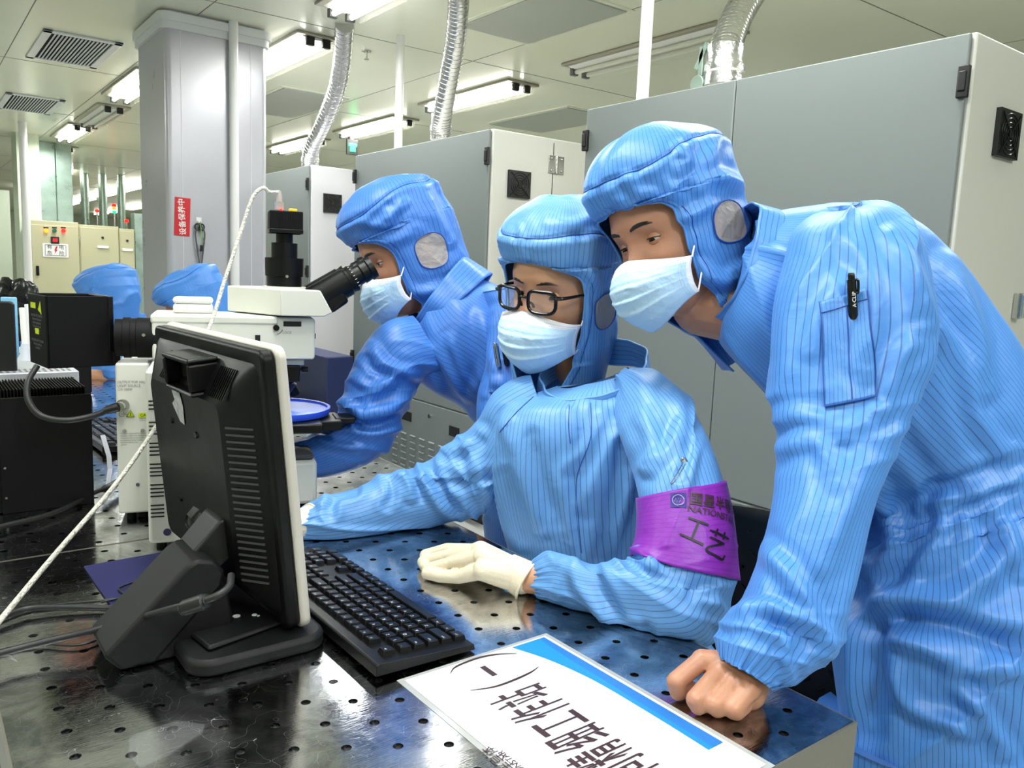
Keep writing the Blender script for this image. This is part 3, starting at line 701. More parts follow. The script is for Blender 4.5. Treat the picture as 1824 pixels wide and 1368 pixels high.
# handle pod with opening
b = MB(MM); y1 = MH-.020; hx0, hx1 = .125, .225
for a, c in (((hx0, y1-.007, -.074), (hx1, y1, -.035)), ((hx0, y1-.042, -.074), (hx0+.007, y1-.007, -.035)), ((hx1-.007, y1-.042, -.074), (hx1, y1-.007, -.035)), ((hx0, y1-.048, -.074), (hx1, y1-.042, -.035))): b.bb(a, c)
mm(b, 'handle', m_mon, bevel=.003)
mm(MB(MM).bb((hx0+.007, y1-.042, -.052), (hx1-.007, y1-.007, -.050)), 'handle_recess', m_dark)
# side slot vents (near side chamfer) and rib panels beside the handle
b = MB(MM)
for i in range(24):
    y = .062+i*.0084; b.box((.045, y, -.0478), (.040, .0022, .003), (0, math.atan2(.028, .048), 0))
mm(b, 'vent_slots', mat('vent_grey', (.26, .26, .26), .45), smooth=False)
for s0 in (.052, .240):
    b = MB(MM)
    for i in range(9): b.box((s0+.006+i*.0062, MH-.047, -.0483), (.0026, .040, .003), (math.atan2(.028, .046), 0, 0))
    mm(b, 'rib_panel', m_blk2, smooth=False)
b = MB(MM)
for x, y in ((.145, .100), (.157, .230), (.256, .120), (.252, .233)): b.cyl((x, y, -.0645), (x, y, -.061), .004, .005, 12)
mm(b, 'screws', m_blk2)
b = MB(MM).add([(x_-.0, y_+.016, -.0632) for x_, y_ in ((.215, .222), (.198, .220), (.196, .245), (.204, .262), (.222, .268), (.236, .262), (.228, .250), (.240, .243))], [(0, 1, 2, 3, 4, 5, 6, 7)])
mm(b, 'tape_remnant', mat('tape_white', (.75, .75, .76), .25, bump=.5, bscale=90), smooth=False)
# stand: neck, arm, base
AY0, AY1 = .945, 1.035
side = Matrix(((1, 0, 0, 0), (0, 0, 1, 0), (0, 1, 0, 0), (0, 0, 0, 1)))
poly = [(.178, TZ+.0005), (.160, TZ+.022), (.250, TZ+.110), (.263, TZ+.117), (.284, TZ+.112), (.296, TZ+.096), (.292, TZ+.078), (.225, TZ+.010), (.215, TZ+.0005)]
m_arm = mat('stand_black', (.06, .06, .066), .5, spec=.3, bump=.12, bscale=1200)
mm(MB().prism(poly, AY0, AY1, side), 'arm', m_arm, bevel=.005)
mm(MB().prism([(.20, TZ+.0005), (.182, TZ+.002), (.208, TZ+.045), (.262, TZ+.075), (.30, TZ+.072), (.31, TZ+.0005)], AY0+.003, AY1+.012, side), 'arm_foot', m_arm, bevel=.004)
mm(MB().prism([(.255, TZ+.10), (.285, TZ+.075), (.345, TZ+.120), (.330, TZ+.155), (.30, TZ+.150)], AY0+.035, AY1+.005, side), 'neck', m_blk, bevel=.004)
mm(MB().prism([(.285, TZ+.12), (.305, TZ+.09), (.335, TZ+.13), (.320, TZ+.16)], AY1+.03, AY1+.07, side), 'cable_bundle', m_blk2, bevel=.01)
base = rr(.236, .402, .876, 1.14, .03)
mm(MB().prism(base, TZ+.0002, TZ+.020), 'base_plate', m_arm, bevel=.006)
mm(MB().prism([(.262, .90), (.385, .93), (.378, 1.10), (.262, 1.10), (.25, .985)], TZ+.020, TZ+.027), 'base_step', m_arm, bevel=.004)
b = MB(Matrix.Translation((0, 0, TZ+.0275)))
for x, y, r in ((.315, .965, .005), (.335, .957, .0035), (.338, .952, .002), (.295, .99, .002)): b.cyl((x, y, -.0003), (x, y, .0004), r, n=7)
mm(b, 'paint_flecks', m_white)
# cables
def cable(name, lb, pts, r, m, **k):
    return tag(MB().tube(pts, r, 10).build(name, m), lb, 'cable', **k)
m_cab1 = mat('cable_black', (.09, .09, .095), .45)
t = thing('video_cable', 'dark grey cable with a thick ferrite running from the monitor to the left', 'cable', un(0, 1165))
pts = [un(-60, 1180, .80), un(60, 1148, .80), un(200, 1115, .812), at(300, 1086, .90), at(345, 1075, .885), at(385, 1062, .885), at(408, 1045, .90), at(412, 1025, .92)]
MB().tube(pts, .0042, 12).build('cord', m_cab1, t, world=True)
p0, p1 = Vector(at(322, 1085, .893)), Vector(at(372, 1069, .885))
MB().lathe(p0, p1, [(0, .0045), (.05, .0078), (.1, .0068), (.15, .0088), (.85, .0092), (.9, .007), (.95, .008), (1, .0045)], 20).build('ferrite_core', m_cab1, t, world=True)
cable('power_cable', 'black cable curving across the table to the foot of the monitor', [un(-60, 1125, .79), un(15, 1095, .79), un(60, 1083, .79), un(140, 1082, .787), un(200, 1083, .786), un(250, 1077, .79), at(300, 1072, 1.0)], .0042, m_cab1)
cable('thin_cable', 'thin black wire lying lowest on the table left of the monitor', [un(-30, 1165, .785), un(60, 1147, .784), un(130, 1150, .784), un(170, 1141, .784), un(215, 1120, .784)], .0016, m_cab1)
cable('thin_cable', 'thin black wire lying just above the thick cable at left', [un(-30, 1112, .785), un(40, 1086, .784), un(110, 1076, .784), un(180, 1070, .784), un(240, 1062, .784)], .0018, m_cab1)
# ------------------------------------------------------------------ mouse and mat
mp_ = [un(x, y, TZ)[:2] for x, y in ((149, 1012), (205, 1092), (232, 1097), (430, 1052), (405, 1000), (308, 983))]
tag(MB().prism([tuple(p) for p in mp_][::1], TZ+.0003, TZ+.0035).build('mouse_pad', mat('pad_blue', (.07, .08, .30), .85, bump=.2, bscale=1500), bevel=.001), 'dark blue cloth mouse pad on the table behind the monitor stand', 'mouse pad')
mc = un(352, 1000, TZ)
t = thing('computer_mouse', 'black computer mouse under the gloved fingers behind the monitor', 'mouse', (mc[0]+.02, mc[1], TZ+.0038))
MB().sphere((0, 0, 0.004), .03, 20, 12, (.95, 1.7, .85)).build('shell', m_blk, t)
MB().tube([un(180, 1073, .786), un(230, 1062, .786), un(262, 1060, .786), un(282, 1055, .786), un(235, 1060, .787), un(214, 1052, .787), un(222, 1043, .787), un(300, 1018, .787), un(340, 1008, .79)], .0014, 10).build('cord', m_cab1, t, world=True)
# plastic film pieces on the table
m_film = mat('clear_film', (.95, .96, .97), .12, trans=.0, alpha=.04)
for pts, lb in (([(232, 1310), (315, 1283), (365, 1290), (360, 1305), (300, 1345), (250, 1368), (228, 1345)], 'small folded piece of clear film near the bottom edge'),
                ([(560, 1180), (612, 1190), (640, 1230), (600, 1245), (560, 1215)], 'torn clear film piece beside the end of the keyboard')):
    P = [un(x, y, TZ+.001) for x, y in pts]; c = sum(P)/len(P); b = MB()
    b.add([tuple(c+[0, 0, .002])]+[tuple(p) for p in P], [(0, i+1, (i+1) % len(P)+1) for i in range(len(P))]); tag(b.build('film_scrap', m_film), lb, 'film')
# ================================================================== microscope
MA = math.radians(17)
MO = Vector((.48, 1.50, TZ))
MF = Matrix(((math.cos(MA), math.sin(MA), 0, 0), (-math.sin(MA), math.cos(MA), 0, 0), (0, 0, 1, 0), (0, 0, 0, 1))); MF.translation = MO
m_ivory = mat('ivory_enamel', (.84, .84, .80), .38); m_bk = mat('satin_black', (.028, .028, .032), .34, spec=.3); m_bkm = mat('mat_black', (.028, .028, .032), .6, spec=.18, bump=.05, bscale=600)
m_yel = mat('label_yellow', (.78, .85, .05), .5); m_gtxt = mat('print_grey', (.45, .46, .46), .6)
sideM = Matrix(((1, 0, 0, 0), (0, 0, 1, 0), (0, 1, 0, 0), (0, 0, 0, 1)))
mic = thing('microscope', 'ivory inspection microscope with black lamp house, camera tower and eyepieces', 'microscope', M=MF)
def mi(b, n, m, p=None, **k): return b.build(n, m, p or mic, **k)
rb = mi(MB().bb((-.189, -.03, .012), (-.135, .13, .283)), 'rear_panel', m_ivory, bevel=.004)
for x in (-.17, -.15): 
    for y in (-.01, .11): mi(MB().cyl((x, y, 0), (x, y, .012), .008), 'foot', m_bk, rb)
YF = -.0306
def lab(txt, x, z, size, par, m=m_gtxt, y=YF, sx=1, align='LEFT'):
    vs, fs = text_mesh(txt, size, sx, align); b = MB(plane_frame((x, y, z), (1, 0, 0), (0, 0, 1))).add(vs, fs); return b.build('lettering', m, par, smooth=False)
lab('OUTPUT FOR HALOGEN\nLIGHT SOURCE\n12V 100W', -.186, .243, .0066, rb, sx=.82)
mi(MB(plane_frame((-.143, YF, .1905), (1, 0, 0), (0, 0, 1))).box((0, 0, 0), (.021, .008, .0006)), 'caution_label', m_yel, rb)
lab('CAUTION', -.1505, .1905, .0068, rb, m_blk, YF-.0006)
lab('Take more care of lamp heat\nbefore replacement', -.152, .183, .0035, rb)
lab('This device complies with Part 15 of the\nOperation is subject to the following two\n(1) this device may not cause harmful\nany interference received, including\ninterference that may cause\noperation', -.183, .148, .0040, rb, sx=.62)
b = MB(plane_frame((-.166, YF, .193), (1, 0, 0), (0, 0, 1))).add([(-.0065, -.005, 0), (.0065, -.005, 0), (0, .007, 0)], [(0, 1, 2)]); mi(b, 'warning_triangle', m_yel, rb, smooth=False)
b = MB(plane_frame((-.166, YF-.0003, .193), (1, 0, 0), (0, 0, 1))).tube([(-.0065, -.005, 0), (.0065, -.005, 0), (0, .007, 0), (-.0065, -.005, 0)], .0005, 5, smooth=False).box((0, -.0002, 0), (.001, .006, .0004)); mi(b, 'triangle_outline', m_blk, rb)
b = MB(plane_frame((-.180, YF, .193), (1, 0, 0), (0, 0, 1))).tube([(.0045*math.cos(a), .0045*math.sin(a), 0) for a in [i*math.pi/8+.3 for i in range(15)]], .0004, 5, smooth=False).box((.004, 0, 0), (.008, .0008, .0004)); mi(b, 'output_mark', m_gtxt, rb)
for x, z in ((-.176, .163), (-.147, .163), (-.157, .065)): mi(MB().cyl((x, -.033, z), (x, -.03, z), .0033, n=12), 'screw', m_chrome, rb)
pc = (-.178, -.030, .209)
mi(MB().cyl((pc[0]-.004, -.052, pc[2]-.0), (pc[0], -.03, pc[2]), .0085).cyl((pc[0], -.036, pc[2]), (pc[0], -.0305, pc[2]), .011), 'socket', m_chrome, rb)
# base, column, arm
bs_ = mi(MB().bb((-.13, -.05, .015), (.155, .13, .10)), 'base', m_ivory, bevel=.008)
mi(MB().bb((.05, -.045, .1005), (.15, .12, .112)), 'base_pad', mat('pad_grey', (.30, .29, .31), .6), bevel=.006)
for x in (-.11, .135):
    for y in (-.03, .11): mi(MB().cyl((x, y, 0), (x, y, .015), .010), 'foot', m_bk, bs_)
mi(MB().bb((-.12, -.01, .10), (-.03, .10, .30)), 'column', m_ivory, bevel=.006)
arm = mi(MB().prism([(-.129, .29), (.148, .29), (.151, .294), (.151, .364), (.147, .368), (-.120, .368), (-.129, .362)], -.03, .10, sideM), 'arm', m_ivory, bevel=.0025)
mi(MB().bb((-.131, -.032, .3535), (.085, .102, .3695)), 'arm_cover', m_ivory, bevel=.004)
mi(MB().bb((.044, -.0315, .30), (.053, -.03, .335)), 'slot', m_dark, arm); mi(MB().bb((.094, -.0315, .352), (.126, -.03, .361)), 'slider_opening', m_dark, arm)
mi(MB().cyl((.081, -.036, .349), (.081, -.03, .349), .0055), 'lock_screw', m_bk, arm)
mi(MB(plane_frame((.081, -.0306, .349), (1, 0, 0), (0, 0, 1))).tube([(.012*math.cos(a), .012*math.sin(a), 0) for a in [-1.5+i*.2 for i in range(7)]], .0006, 5), 'lock_arrow', m_gtxt, arm)
lab('LOCK', .0925, .340, .0062, arm)
mi(MB().bb((.1515, .02, .325), (.158, .03, .335)), 'slider_tab', m_bk, arm)
# nosepiece & objectives
mi(MB().bb((.06, -.02, .278), (.133, .09, .2895)), 'dovetail', mat('satin_steel', (.66, .68, .70), .3, .6), bevel=.002)
nz = mi(MB().bb((.05, -.015, .245), (.126, .085, .2775)), 'nosepiece', m_bk, bevel=.003)
mi(MB().cyl((.126, .03, .264), (.132, .03, .264), .003).cyl((.132, .03, .264), (.145, .03, .264), .006), 'focus_knob', m_bk, nz)
mi(MB().lathe((.09, .03, .2445), (.085, .03, .225), [(0, .035), (1, .028)], 28), 'turret', m_bk)
mi(MB().cyl((.08, .02, .226), (.083, .01, .19), .012, .010), 'objective', m_bk)
mi(MB().cyl((.108, .045, .240), (.122, .055, .212), .010, .011), 'objective', m_bk)
mi(MB().cyl((.065, .05, .230), (.05, .06, .205), .012, .010), 'objective', m_chrome)
# stage
st = mi(MB().bb((-.03, -.09, .160), (.16, .13, .178)), 'stage', m_bk, bevel=.003)
mi(MB().bb((.14, -.055, .158), (.20, .04, .176)).bb((.19, -.035, .166), (.228, .02, .178)), 'stage_arm', m_bk, st, bevel=.002)
mi(MB().bb((-.0, -.0, .112), (.08, .09, .16)), 'stage_support', m_bkm, st, bevel=.003)
# head
hd = mi(MB().prism([(.088, .372), (.166, .372), (.180, .380), (.158, .420), (.088, .420)], -.05, .13, sideM), 'head', m_ivory, bevel=.002)
mi(MB().prism([(.0885, -.05), (.0885, .13), (.035, .13), (.00, .09), (-.002, .082)][::-1], .372, .420), 'head_rear', m_ivory, bevel=.002)
mi(MB().cyl((.10, .03, .420), (.10, .03, .4235), .040), 'head_collar', m_ivory)
twr = mi(MB().lathe((.10, .03, .4235), (.10, .03, .477), [(0, .032), (.35, .032), (.36, .035), (.66, .0355), (1, .0355)], 40), 'tube_lens', m_bk)
mi(MB().cyl((.102, -.0065, .443), (.102, -.0045, .443), .0028, n=12), 'screw', m_chrome, twr)
mi(MB().lathe((.10, .03, .477), (.10, .03, .522), [(0, .024), (.62, .024), (.63, .0155), (1, .0155)], 36), 'camera_adapter', m_bk)
cm = mi(MB().bb((.071, -.005, .5225), (.131, .060, .563)), 'camera', m_bkm, bevel=.002)
mi(MB().bb((.0705, -.0055, .5225), (.1315, .0605, .5300)), 'camera_base', m_bk, cm, bevel=.001)
for i in range(9): mi(MB().box((.085+i*.005, -.0055, .547), (.0014, .001, .03)), 'cooling_rib', m_bk, cm, smooth=False)
mi(MB().bb((.107, .015, .563), (.122, .035, .569)), 'cap', mat('yellow_cap', (.95, .78, .05), .45), cm, bevel=.0015)
mi(MB().sphere((.092, .002, .5645), .0028), 'status_light', m_ledr, cm)
# binocular eyepieces
def ep(y, name):
    a, c = Vector((.150, y, .398)), Vector((.262, y, .4675)); L = (c-a).length
    e = mi(MB().lathe(a, a.lerp(c, .62), [(0, .028), (.9, .0275), (.93, .025), (1, .025)], 32), name, m_bk)
    mi(MB().lathe(a.lerp(c, .62), c, [(0, .026), (.12, .0265), (.14, .020), (.45, .019), (.5, .0215), (.75, .0205), (.8, .0235), (1, .022)], 32), 'ocular', m_bk, e)
    x_, y_, z_ = frame(c-a); bb_ = MB()
    for k in range(7):
        an = math.radians(-60+k*16); 
        cpt = a.lerp(c, .655); n_ = (Vector((0, -1, 0))*math.cos(an)+z_.cross(Vector((0, -1, 0)))*math.sin(an)); p_ = cpt+n_*.0268
        bb_.tube([p_, p_+(c-a).normalized()*.004], .0004, 4, smooth=False)
    mi(bb_, 'scale_marks', m_white, e)
ep(-.005, 'eye_tube'); ep(.062, 'eye_tube')
mi(MB().prism([(.155, .424), (.182, .376), (.215, .400), (.205, .418), (.19, .432), (.168, .428)], -.03, .09, sideM), 'prism_housing', m_bk, bevel=.006)
# lamp house
_p = Vector(at(85, 657, 1.375)); _a = math.radians(-7); LM = MF.inverted() @ Matrix(((math.cos(_a), math.sin(_a), 0, _p.x), (-math.sin(_a), math.cos(_a), 0, _p.y), (0, 0, 1, _p.z), (0, 0, 0, 1))) @ Matrix.Translation((.284, .05, -.276))
lh = MB(LM).bb((-.284, -.05, .276), (-.281, .06, .400)).bb((-.281, -.05, .276), (-.177, -.047, .400)).bb((-.281, .057, .276), (-.177, .06, .400)).bb((-.180, -.047, .276), (-.177, .057, .400)).bb((-.281, -.047, .276), (-.180, .057, .279))
lamp = mi(lh, 'lamp_house', m_bkm, bevel=.0015)
b = MB(LM)
for i in range(9): b.box((-.27+i*.0115, .005, .384), (.002, .10, .022))
mi(b, 'cooling_fins', m_bk, lamp, smooth=False)
mi(MB(LM).bb((-.179, -.051, .276), (-.166, .06, .313)).bb((-.186, -.052, .30), (-.176, .062, .400)), 'lamp_mount', m_bk, lamp, bevel=.002)
mi(MB().lathe((-.190, .005, .325), (-.108, .005, .325), [(0, .033), (.15, .033), (.16, .036), (.3, .036), (.31, .0345), (.42, .0345), (.43, .036), (1, .036)], 44), 'lamp_tube', m_bkm, lamp)
mi(MB().cyl((-.142, -.034, .333), (-.142, -.0305, .333), .003, n=12), 'screw', m_chrome, lamp)
LFm = LM @ plane_frame((-.2845, .005, .34), (0, -1, 0), (0, 0, 1))
b = MB(LFm).box((-.02, .04, 0), (.03, .010, .0006)).add([(.01, .034, 0), (.032, .026, 0), (.026, .050, 0)], [(0, 1, 2)]).box((0, -.004, 0), (.022, .010, .0006)); mi(b, 'caution_label', m_yel, lamp)
vs, fs = text_mesh('CAUTION: HOT SURFACE\nDisconnect the power\nbefore replacing the\nlamp and let it cool\nfor ten minutes\n\n\nHALOGEN LAMP 12V 100W\nUse only rated lamp\nas supplied', .0062); mi(MB(LM @ plane_frame((-.2845, .005, .335), (0, -1, 0), (0, 0, 1))).add(vs, fs), 'lettering', m_gtxt, lamp, smooth=False)
mi(MB(LM).bb((-.26, -.03, .2748), (-.255, .03, .2755)).bb((-.24, -.03, .2748), (-.235, .03, .2755)).bb((-.22, -.03, .2748), (-.215, .03, .2755)), 'glowing_vents', mat('lamp_glow', (1, .5, .2), .5, emis=(1, .42, .12), estr=2.5), lamp, smooth=False)
# lamp cable (moves with the microscope)
P_ = [at(66, 652, 1.39), at(50, 680, 1.37), at(50, 712, 1.36), at(72, 740, 1.36), at(115, 749, 1.37), at(160, 742, 1.39), at(190, 732, 1.40), np.array(MF @ Vector((pc[0]-.006, -.05, pc[2])))]
mi(MB().tube(P_, .0052, 12), 'lamp_cable', m_cab1, world=True)
e_ = Vector(P_[-1]); mi(MB().lathe(e_-Vector((.022, -.003, .006)), e_, [(0, .005), (.3, .0075), (1, .0085)], 18), 'plug', m_blk, world=True)
# wafer in its blue ring
wc = MF @ Vector((.083, .03, .1785))
t = thing('wafer_ring', 'round blue wafer carrier lying on the microscope stage', 'wafer', wc)
m_wb = mat('wafer_blue', (.36, .50, .92), .35)
b = MB(); prof = [(.095, .0), (.103, .001), (.105, .006), (.105, .013), (.102, .014), (.099, .013), (.099, .009)]
G = [[(r_*math.cos(a), r_*math.sin(a), z_) for a in [2*math.pi*i/72 for i in range(72)]] for r_, z_ in prof+[prof[0]]]; b.grid(G, closed=True); b.build('ring', mat('ring_blue', (.20, .36, .92), .3), t)
MB().lathe((0, 0, .002), (0, 0, .009), [(0, .0985), (1, .0985)], 72).build('film', m_wb, t)
# separate slotted power unit in front
t = thing('power_unit', 'ivory slotted power unit standing behind the monitor, in front of the microscope', 'power supply', M=MF @ Matrix.Translation((-.065, -.13, 0)))
pu = MB().bb((-.063, -.07, .008), (.06, .07, .292)).build('housing', m_ivory, t, bevel=.006)
b = MB()
for g_ in range(6):
    for i in range(4 if g_ else 3): b.box((-.049, -.0702, .243-g_*.034-i*.0063), (.020, .001, .0022))
b.build('vent_slots', m_dark, pu, smooth=False)
MB().cyl((-.035, -.073, .028), (-.035, -.0705, .028), .006).build('screw', m_chrome, pu)
for x in (-.045, .045):
    for y in (-.05, .05): MB().cyl((x, y, 0), (x, y, .008), .008).build('foot', m_bk, t)
# small white case on the arm
t = thing('white_case', 'small white plastic case lying on the microscope arm', 'case', M=MF @ Matrix.Translation((-.062, .035, .3697)))
MB().bb((-.034, -.026, 0), (.034, .026, .017)).build('bottom', m_white, t, bevel=.005); MB().bb((-.0345, -.0265, .0175), (.0345, .0265, .029)).build('lid', m_white, t, bevel=.006)
# usb lead
t = thing('camera_cable', 'braided white camera cable looping from the tower down across the table', 'cable', MF @ Vector((.09, .01, .58)))
m_usb = mat('cable_white', (.86, .85, .80), .35, bump=.8, bscale=260)
pl0 = MF @ Vector((.089, .008, .567))
MB().box((.0, 0, .005), (.015, .009, .014)).lathe((0, 0, .012), (0, 0, .032), [(0, .006), (.5, .0055), (1, .0035)], 14).build('plug', mat('clear_plug', (.95, .9, .88), .1, trans=.7, ior=1.3), t).location = pl0-t.location
pts = [pl0+Vector((0, 0, .03)), at(480, 342, 1.48), at(468, 335, 1.47), at(450, 352, 1.46), at(430, 410, 1.45), at(400, 500, 1.42), at(370, 590, 1.38), at(310, 700, 1.32), at(270, 772, 1.27), at(200, 870, 1.17), at(100, 985, 1.06), at(0, 1105, .955), at(-60, 1180, .90)]
MB().tube(pts, .0034, 10).build('cord', m_usb, t, world=True)
# ================================================================== boxes at the left
t = thing('heatsink_box', 'tall matt black metal box with comb like fins on top at the left', 'power supply', (.20, 1.75, TZ))
MB().bb((.126-.20, -.09, .0), (.074, -.086, .211)).build('front_plate', m_bkm, t, bevel=.001)
MB().bb((-.085, -.086, .002), (.070, .10, .19)).build('body', m_bk, t, bevel=.002)
b = MB()
for i in range(30): b.box((-.082+i*.0052, .02, .205), (.0016, .15, .03))
b.build('fins', m_bkm, t, smooth=False)
for z in (.03, .085): MB().cyl((-.068, -.0925, z), (-.068, -.09, z), .0022, n=10).build('screw', m_chrome, t)
t = thing('perforated_case', 'light grey case with a row of slots behind the black finned box', 'instrument', (.20, 2.05, TZ))
MB().bb((-.10, -.10, 0), (.10, .12, .218)).build('housing', mat('case_grey', (.70, .71, .73), .35, .3), t, bevel=.003)
b = MB()
for i in range(18): b.box((-.088+i*.0098, -.1006, .195), (.0045, .002, .016))
b.box((.088, -.1006, .195), (.002, .002, .02)); b.build('slots', m_dark, t, smooth=False)
b = MB()
for i in range(16):
    for j in range(3): b.cyl((-.088+i*.0115, -.085+j*.02, .2178), (-.088+i*.0115, -.085+j*.02, .2186), .003, n=8)
b.build('top_holes', m_dark, t)
for px in ((170,),):
    cable('power_lead', 'black power lead with a plug running across the table in front of the black box', [un(-40, 950, .79), un(0, 938, .79), un(90, 915, .79), un(150, 888, .79), un(172, 876, .80), un(200, 865, .80), un(222, 845, .80), un(222, 800, .80), un(205, 770, .80)], lambda tt: .0042 if tt < .55 or tt > .8 else .0075, m_cab1)
t = thing('plastic_strip', 'bent clear plastic strip standing on the table beside the microscope base', 'strip', un(190, 862))
P2 = [un(192, 866, .781), at(196, 835, 1.72), at(194, 812, 1.73), at(183, 775, 1.74)]
b = MB(); w = Vector((.010, .004, 0)); vs = []
for p in P2: vs += [tuple(Vector(p)-w/2), tuple(Vector(p)+w/2)]
b.add(vs, [(2*i, 2*i+1, 2*i+3, 2*i+2) for i in range(3)]); o = b.build('strip', mat('strip_clear', (.75, .76, .78), .2, alpha=.6), t, world=True, smooth=False); sm = o.modifiers.new('solid', 'SOLIDIFY'); sm.thickness = .0008
# left monitor, folder, bag, sticks, bottle
t = thing('monitor', 'second black monitor cut off by the left edge of the view', 'monitor', (.03, 1.98, TZ))
cM = plane_frame(at(26, 540, 1.73), (-.9, .25, 0), (-.04, .0, 1))
MB(cM).prism(rr(0, .36, -.20, 0, .01), -.03, .0).build('rear_shell', m_mon, t, world=True, bevel=.004)
MB(cM).prism(rr(-.006, .366, -.206, .006, .008), -.045, -.031).build('bezel', m_blk, t, world=True, bevel=.003)
MB(cM).prism(rr(.13, .22, -.33, -.16, .01), -.02, .015).build('stand', m_blk, t, world=True, bevel=.003)
MB().bb((-.18, 1.95, TZ), (.05, 2.12, TZ+.015)).build('base', m_blk, t, world=True, bevel=.004)
def upright(name, lb, cat, px0, py0, px1, py1, d, th, m, lean=0, bev=.003):
    a, c = at(px0, py0, d), at(px1, py1, d); h = a[2]-c[2]; w = abs(c[0]-a[0])/math.cos(YAW) if True else 0
    o = MB().bb((-w/2, -th/2, 0), (w/2, th/2, h)).build(name, m, bevel=bev); o.location = ((a[0]+c[0])/2, (a[1]+c[1])/2, c[2]); o.rotation_euler = (0, lean, -YAW); return tag(o, lb, cat)
zt = lambda px, d: (466.5+.0408*(px)-0+(CZ-TZ)*FPX/d*1.0)
upright('blue_folder', 'light blue folder standing behind the left monitor', 'folder', 2, 528, 37, 715, 2.35, .02, mat('folder_blue', (.52, .76, .90), .3))
t = thing('black_bag', 'crumpled glossy black bags at the left edge behind the blue folder', 'bag', un(25, 690))
for k, (px, py, s) in enumerate(((15, 560, .07), (42, 556, .065))):
    p = at(px, py+20, 2.75); b = MB().sphere(p, s, 28, 18, (1, 1, 2.3)); b.v = [tuple(Vector(v)+Vector((math.sin(v[2]*90+v[0]*70), math.cos(v[2]*110+v[1]*60), math.sin(v[0]*130+v[1]*90)))*.006) for v in b.v]
    b.build('bag', m_blk2, t, world=True)
MB().bb((.28, 3.0, TZ+.001), (.5, 3.3, TZ+.16)).build('bag_box', m_bkm, t, world=True, bevel=.01)
for lb, a, c, d in (('left of two white plastic sticks behind the lamp house', (39, 548), (50, 672), 2.25), ('right of two white plastic sticks behind the lamp house', (48, 542), (60, 640), 2.35)):
    p, q = Vector(at(*a, d)), Vector(at(c[0]+4, c[1]+75, d)); q.z = TZ+.001; tag(MB().tube([p, q], .0075, 4, smooth=False).build('plastic_stick', m_white, bevel=.001), lb, 'stick')
t = thing('dropper_bottle', 'small translucent white bottle between the sticks at left', 'bottle', un(44, 700)*[1, 1, 0]+[0, 0, TZ])
p = at(44, 612, 2.15); z0 = TZ+.001
MB().lathe((p[0], p[1], z0), (p[0], p[1], p[2]), [(0, .022), (.8, .022), (.88, .012), (.95, .011), (1, .008)], 20).build('bottle', mat('bottle_white', (.86, .88, .92), .3, trans=.2), t, world=True)
t = thing('parts_box', 'blue and white parts box behind the lamp house at left', 'box', un(66, 740)*[1, 1, 0]+[0, 0, TZ])
p = at(63, 607, 2.5)
MB().box((p[0], p[1], (p[2]+TZ)/2), (.07, .05, p[2]-TZ-.001), (0, 0, -YAW)).build('body', mat('box_blue', (.25, .42, .75), .4), t, world=True, bevel=.003)
MB().box((p[0], p[1], p[2]-.028), (.073, .053, .02), (0, 0, -YAW)).build('band', m_white, t, world=True, bevel=.002)
# ------------------------------------------------------------------ woman's chair
m_chair = mat('chair_black', (.035, .035, .04), .4)
t = thing('work_chair', 'black moulded plastic chair behind the seated person with the purple armband', 'chair', (1.22, .82, 0))
G = []
for j in range(13):
    row = []
    tt = j/12
    for i in range(25):
        a = -1+2*i/24; wv = .235*(1-.35*max(0, tt-.55)**1.4/.35)
        row.append((1.265+.07*tt-.075*a*a, .86-.0+a*wv*1.05, .46+.35*tt))
    G.append(row)
o = MB().grid(G).build('backrest', m_chair, t, world=True); s_ = o.modifiers.new('solid', 'SOLIDIFY'); s_.thickness = .012
b = MB()
for j in range(1, 9):
    for i in range(1, 12):
        y_ = .86-.22+i*.037+(.018 if j % 2 else 0); z_ = .48+j*.035; tt = (z_-.46)/.35; a = (y_-.86)/.247; b.box((1.2515+.07*tt-.075*a*a, y_, z_), (.004, .02, .004), (.6 if j % 2 else -.6, 0, 0))
b.build('grip_pattern', m_chair, t, world=True, smooth=False)
MB().box((1.06, .87, .465), (.42, .42, .03)).build('seat', m_chair, t, world=True, bevel=.012)
MB().cyl((1.07, .87, .12), (1.07, .87, .45), .028).build('gas_lift', m_chrome, t, world=True)
MB().box((1.26, .87, .48), (.05, .08, .12)).build('back_bracket', m_chair, t, world=True, bevel=.01)
for i in range(5):
    a = i*2*math.pi/5+.3; l_ = MB().tube([(1.07, .87, .13), (1.07+.15*math.cos(a), .87+.15*math.sin(a), .10), (1.07+.28*math.cos(a), .87+.28*math.sin(a), .055)], .018, 8).build('leg', m_chair, t, world=True)
    MB().cyl((1.07+.28*math.cos(a), .87+.28*math.sin(a)-.012, .026), (1.07+.28*math.cos(a), .87+.28*math.sin(a)+.012, .026), .0255).build('castor', m_blk, l_, world=True)
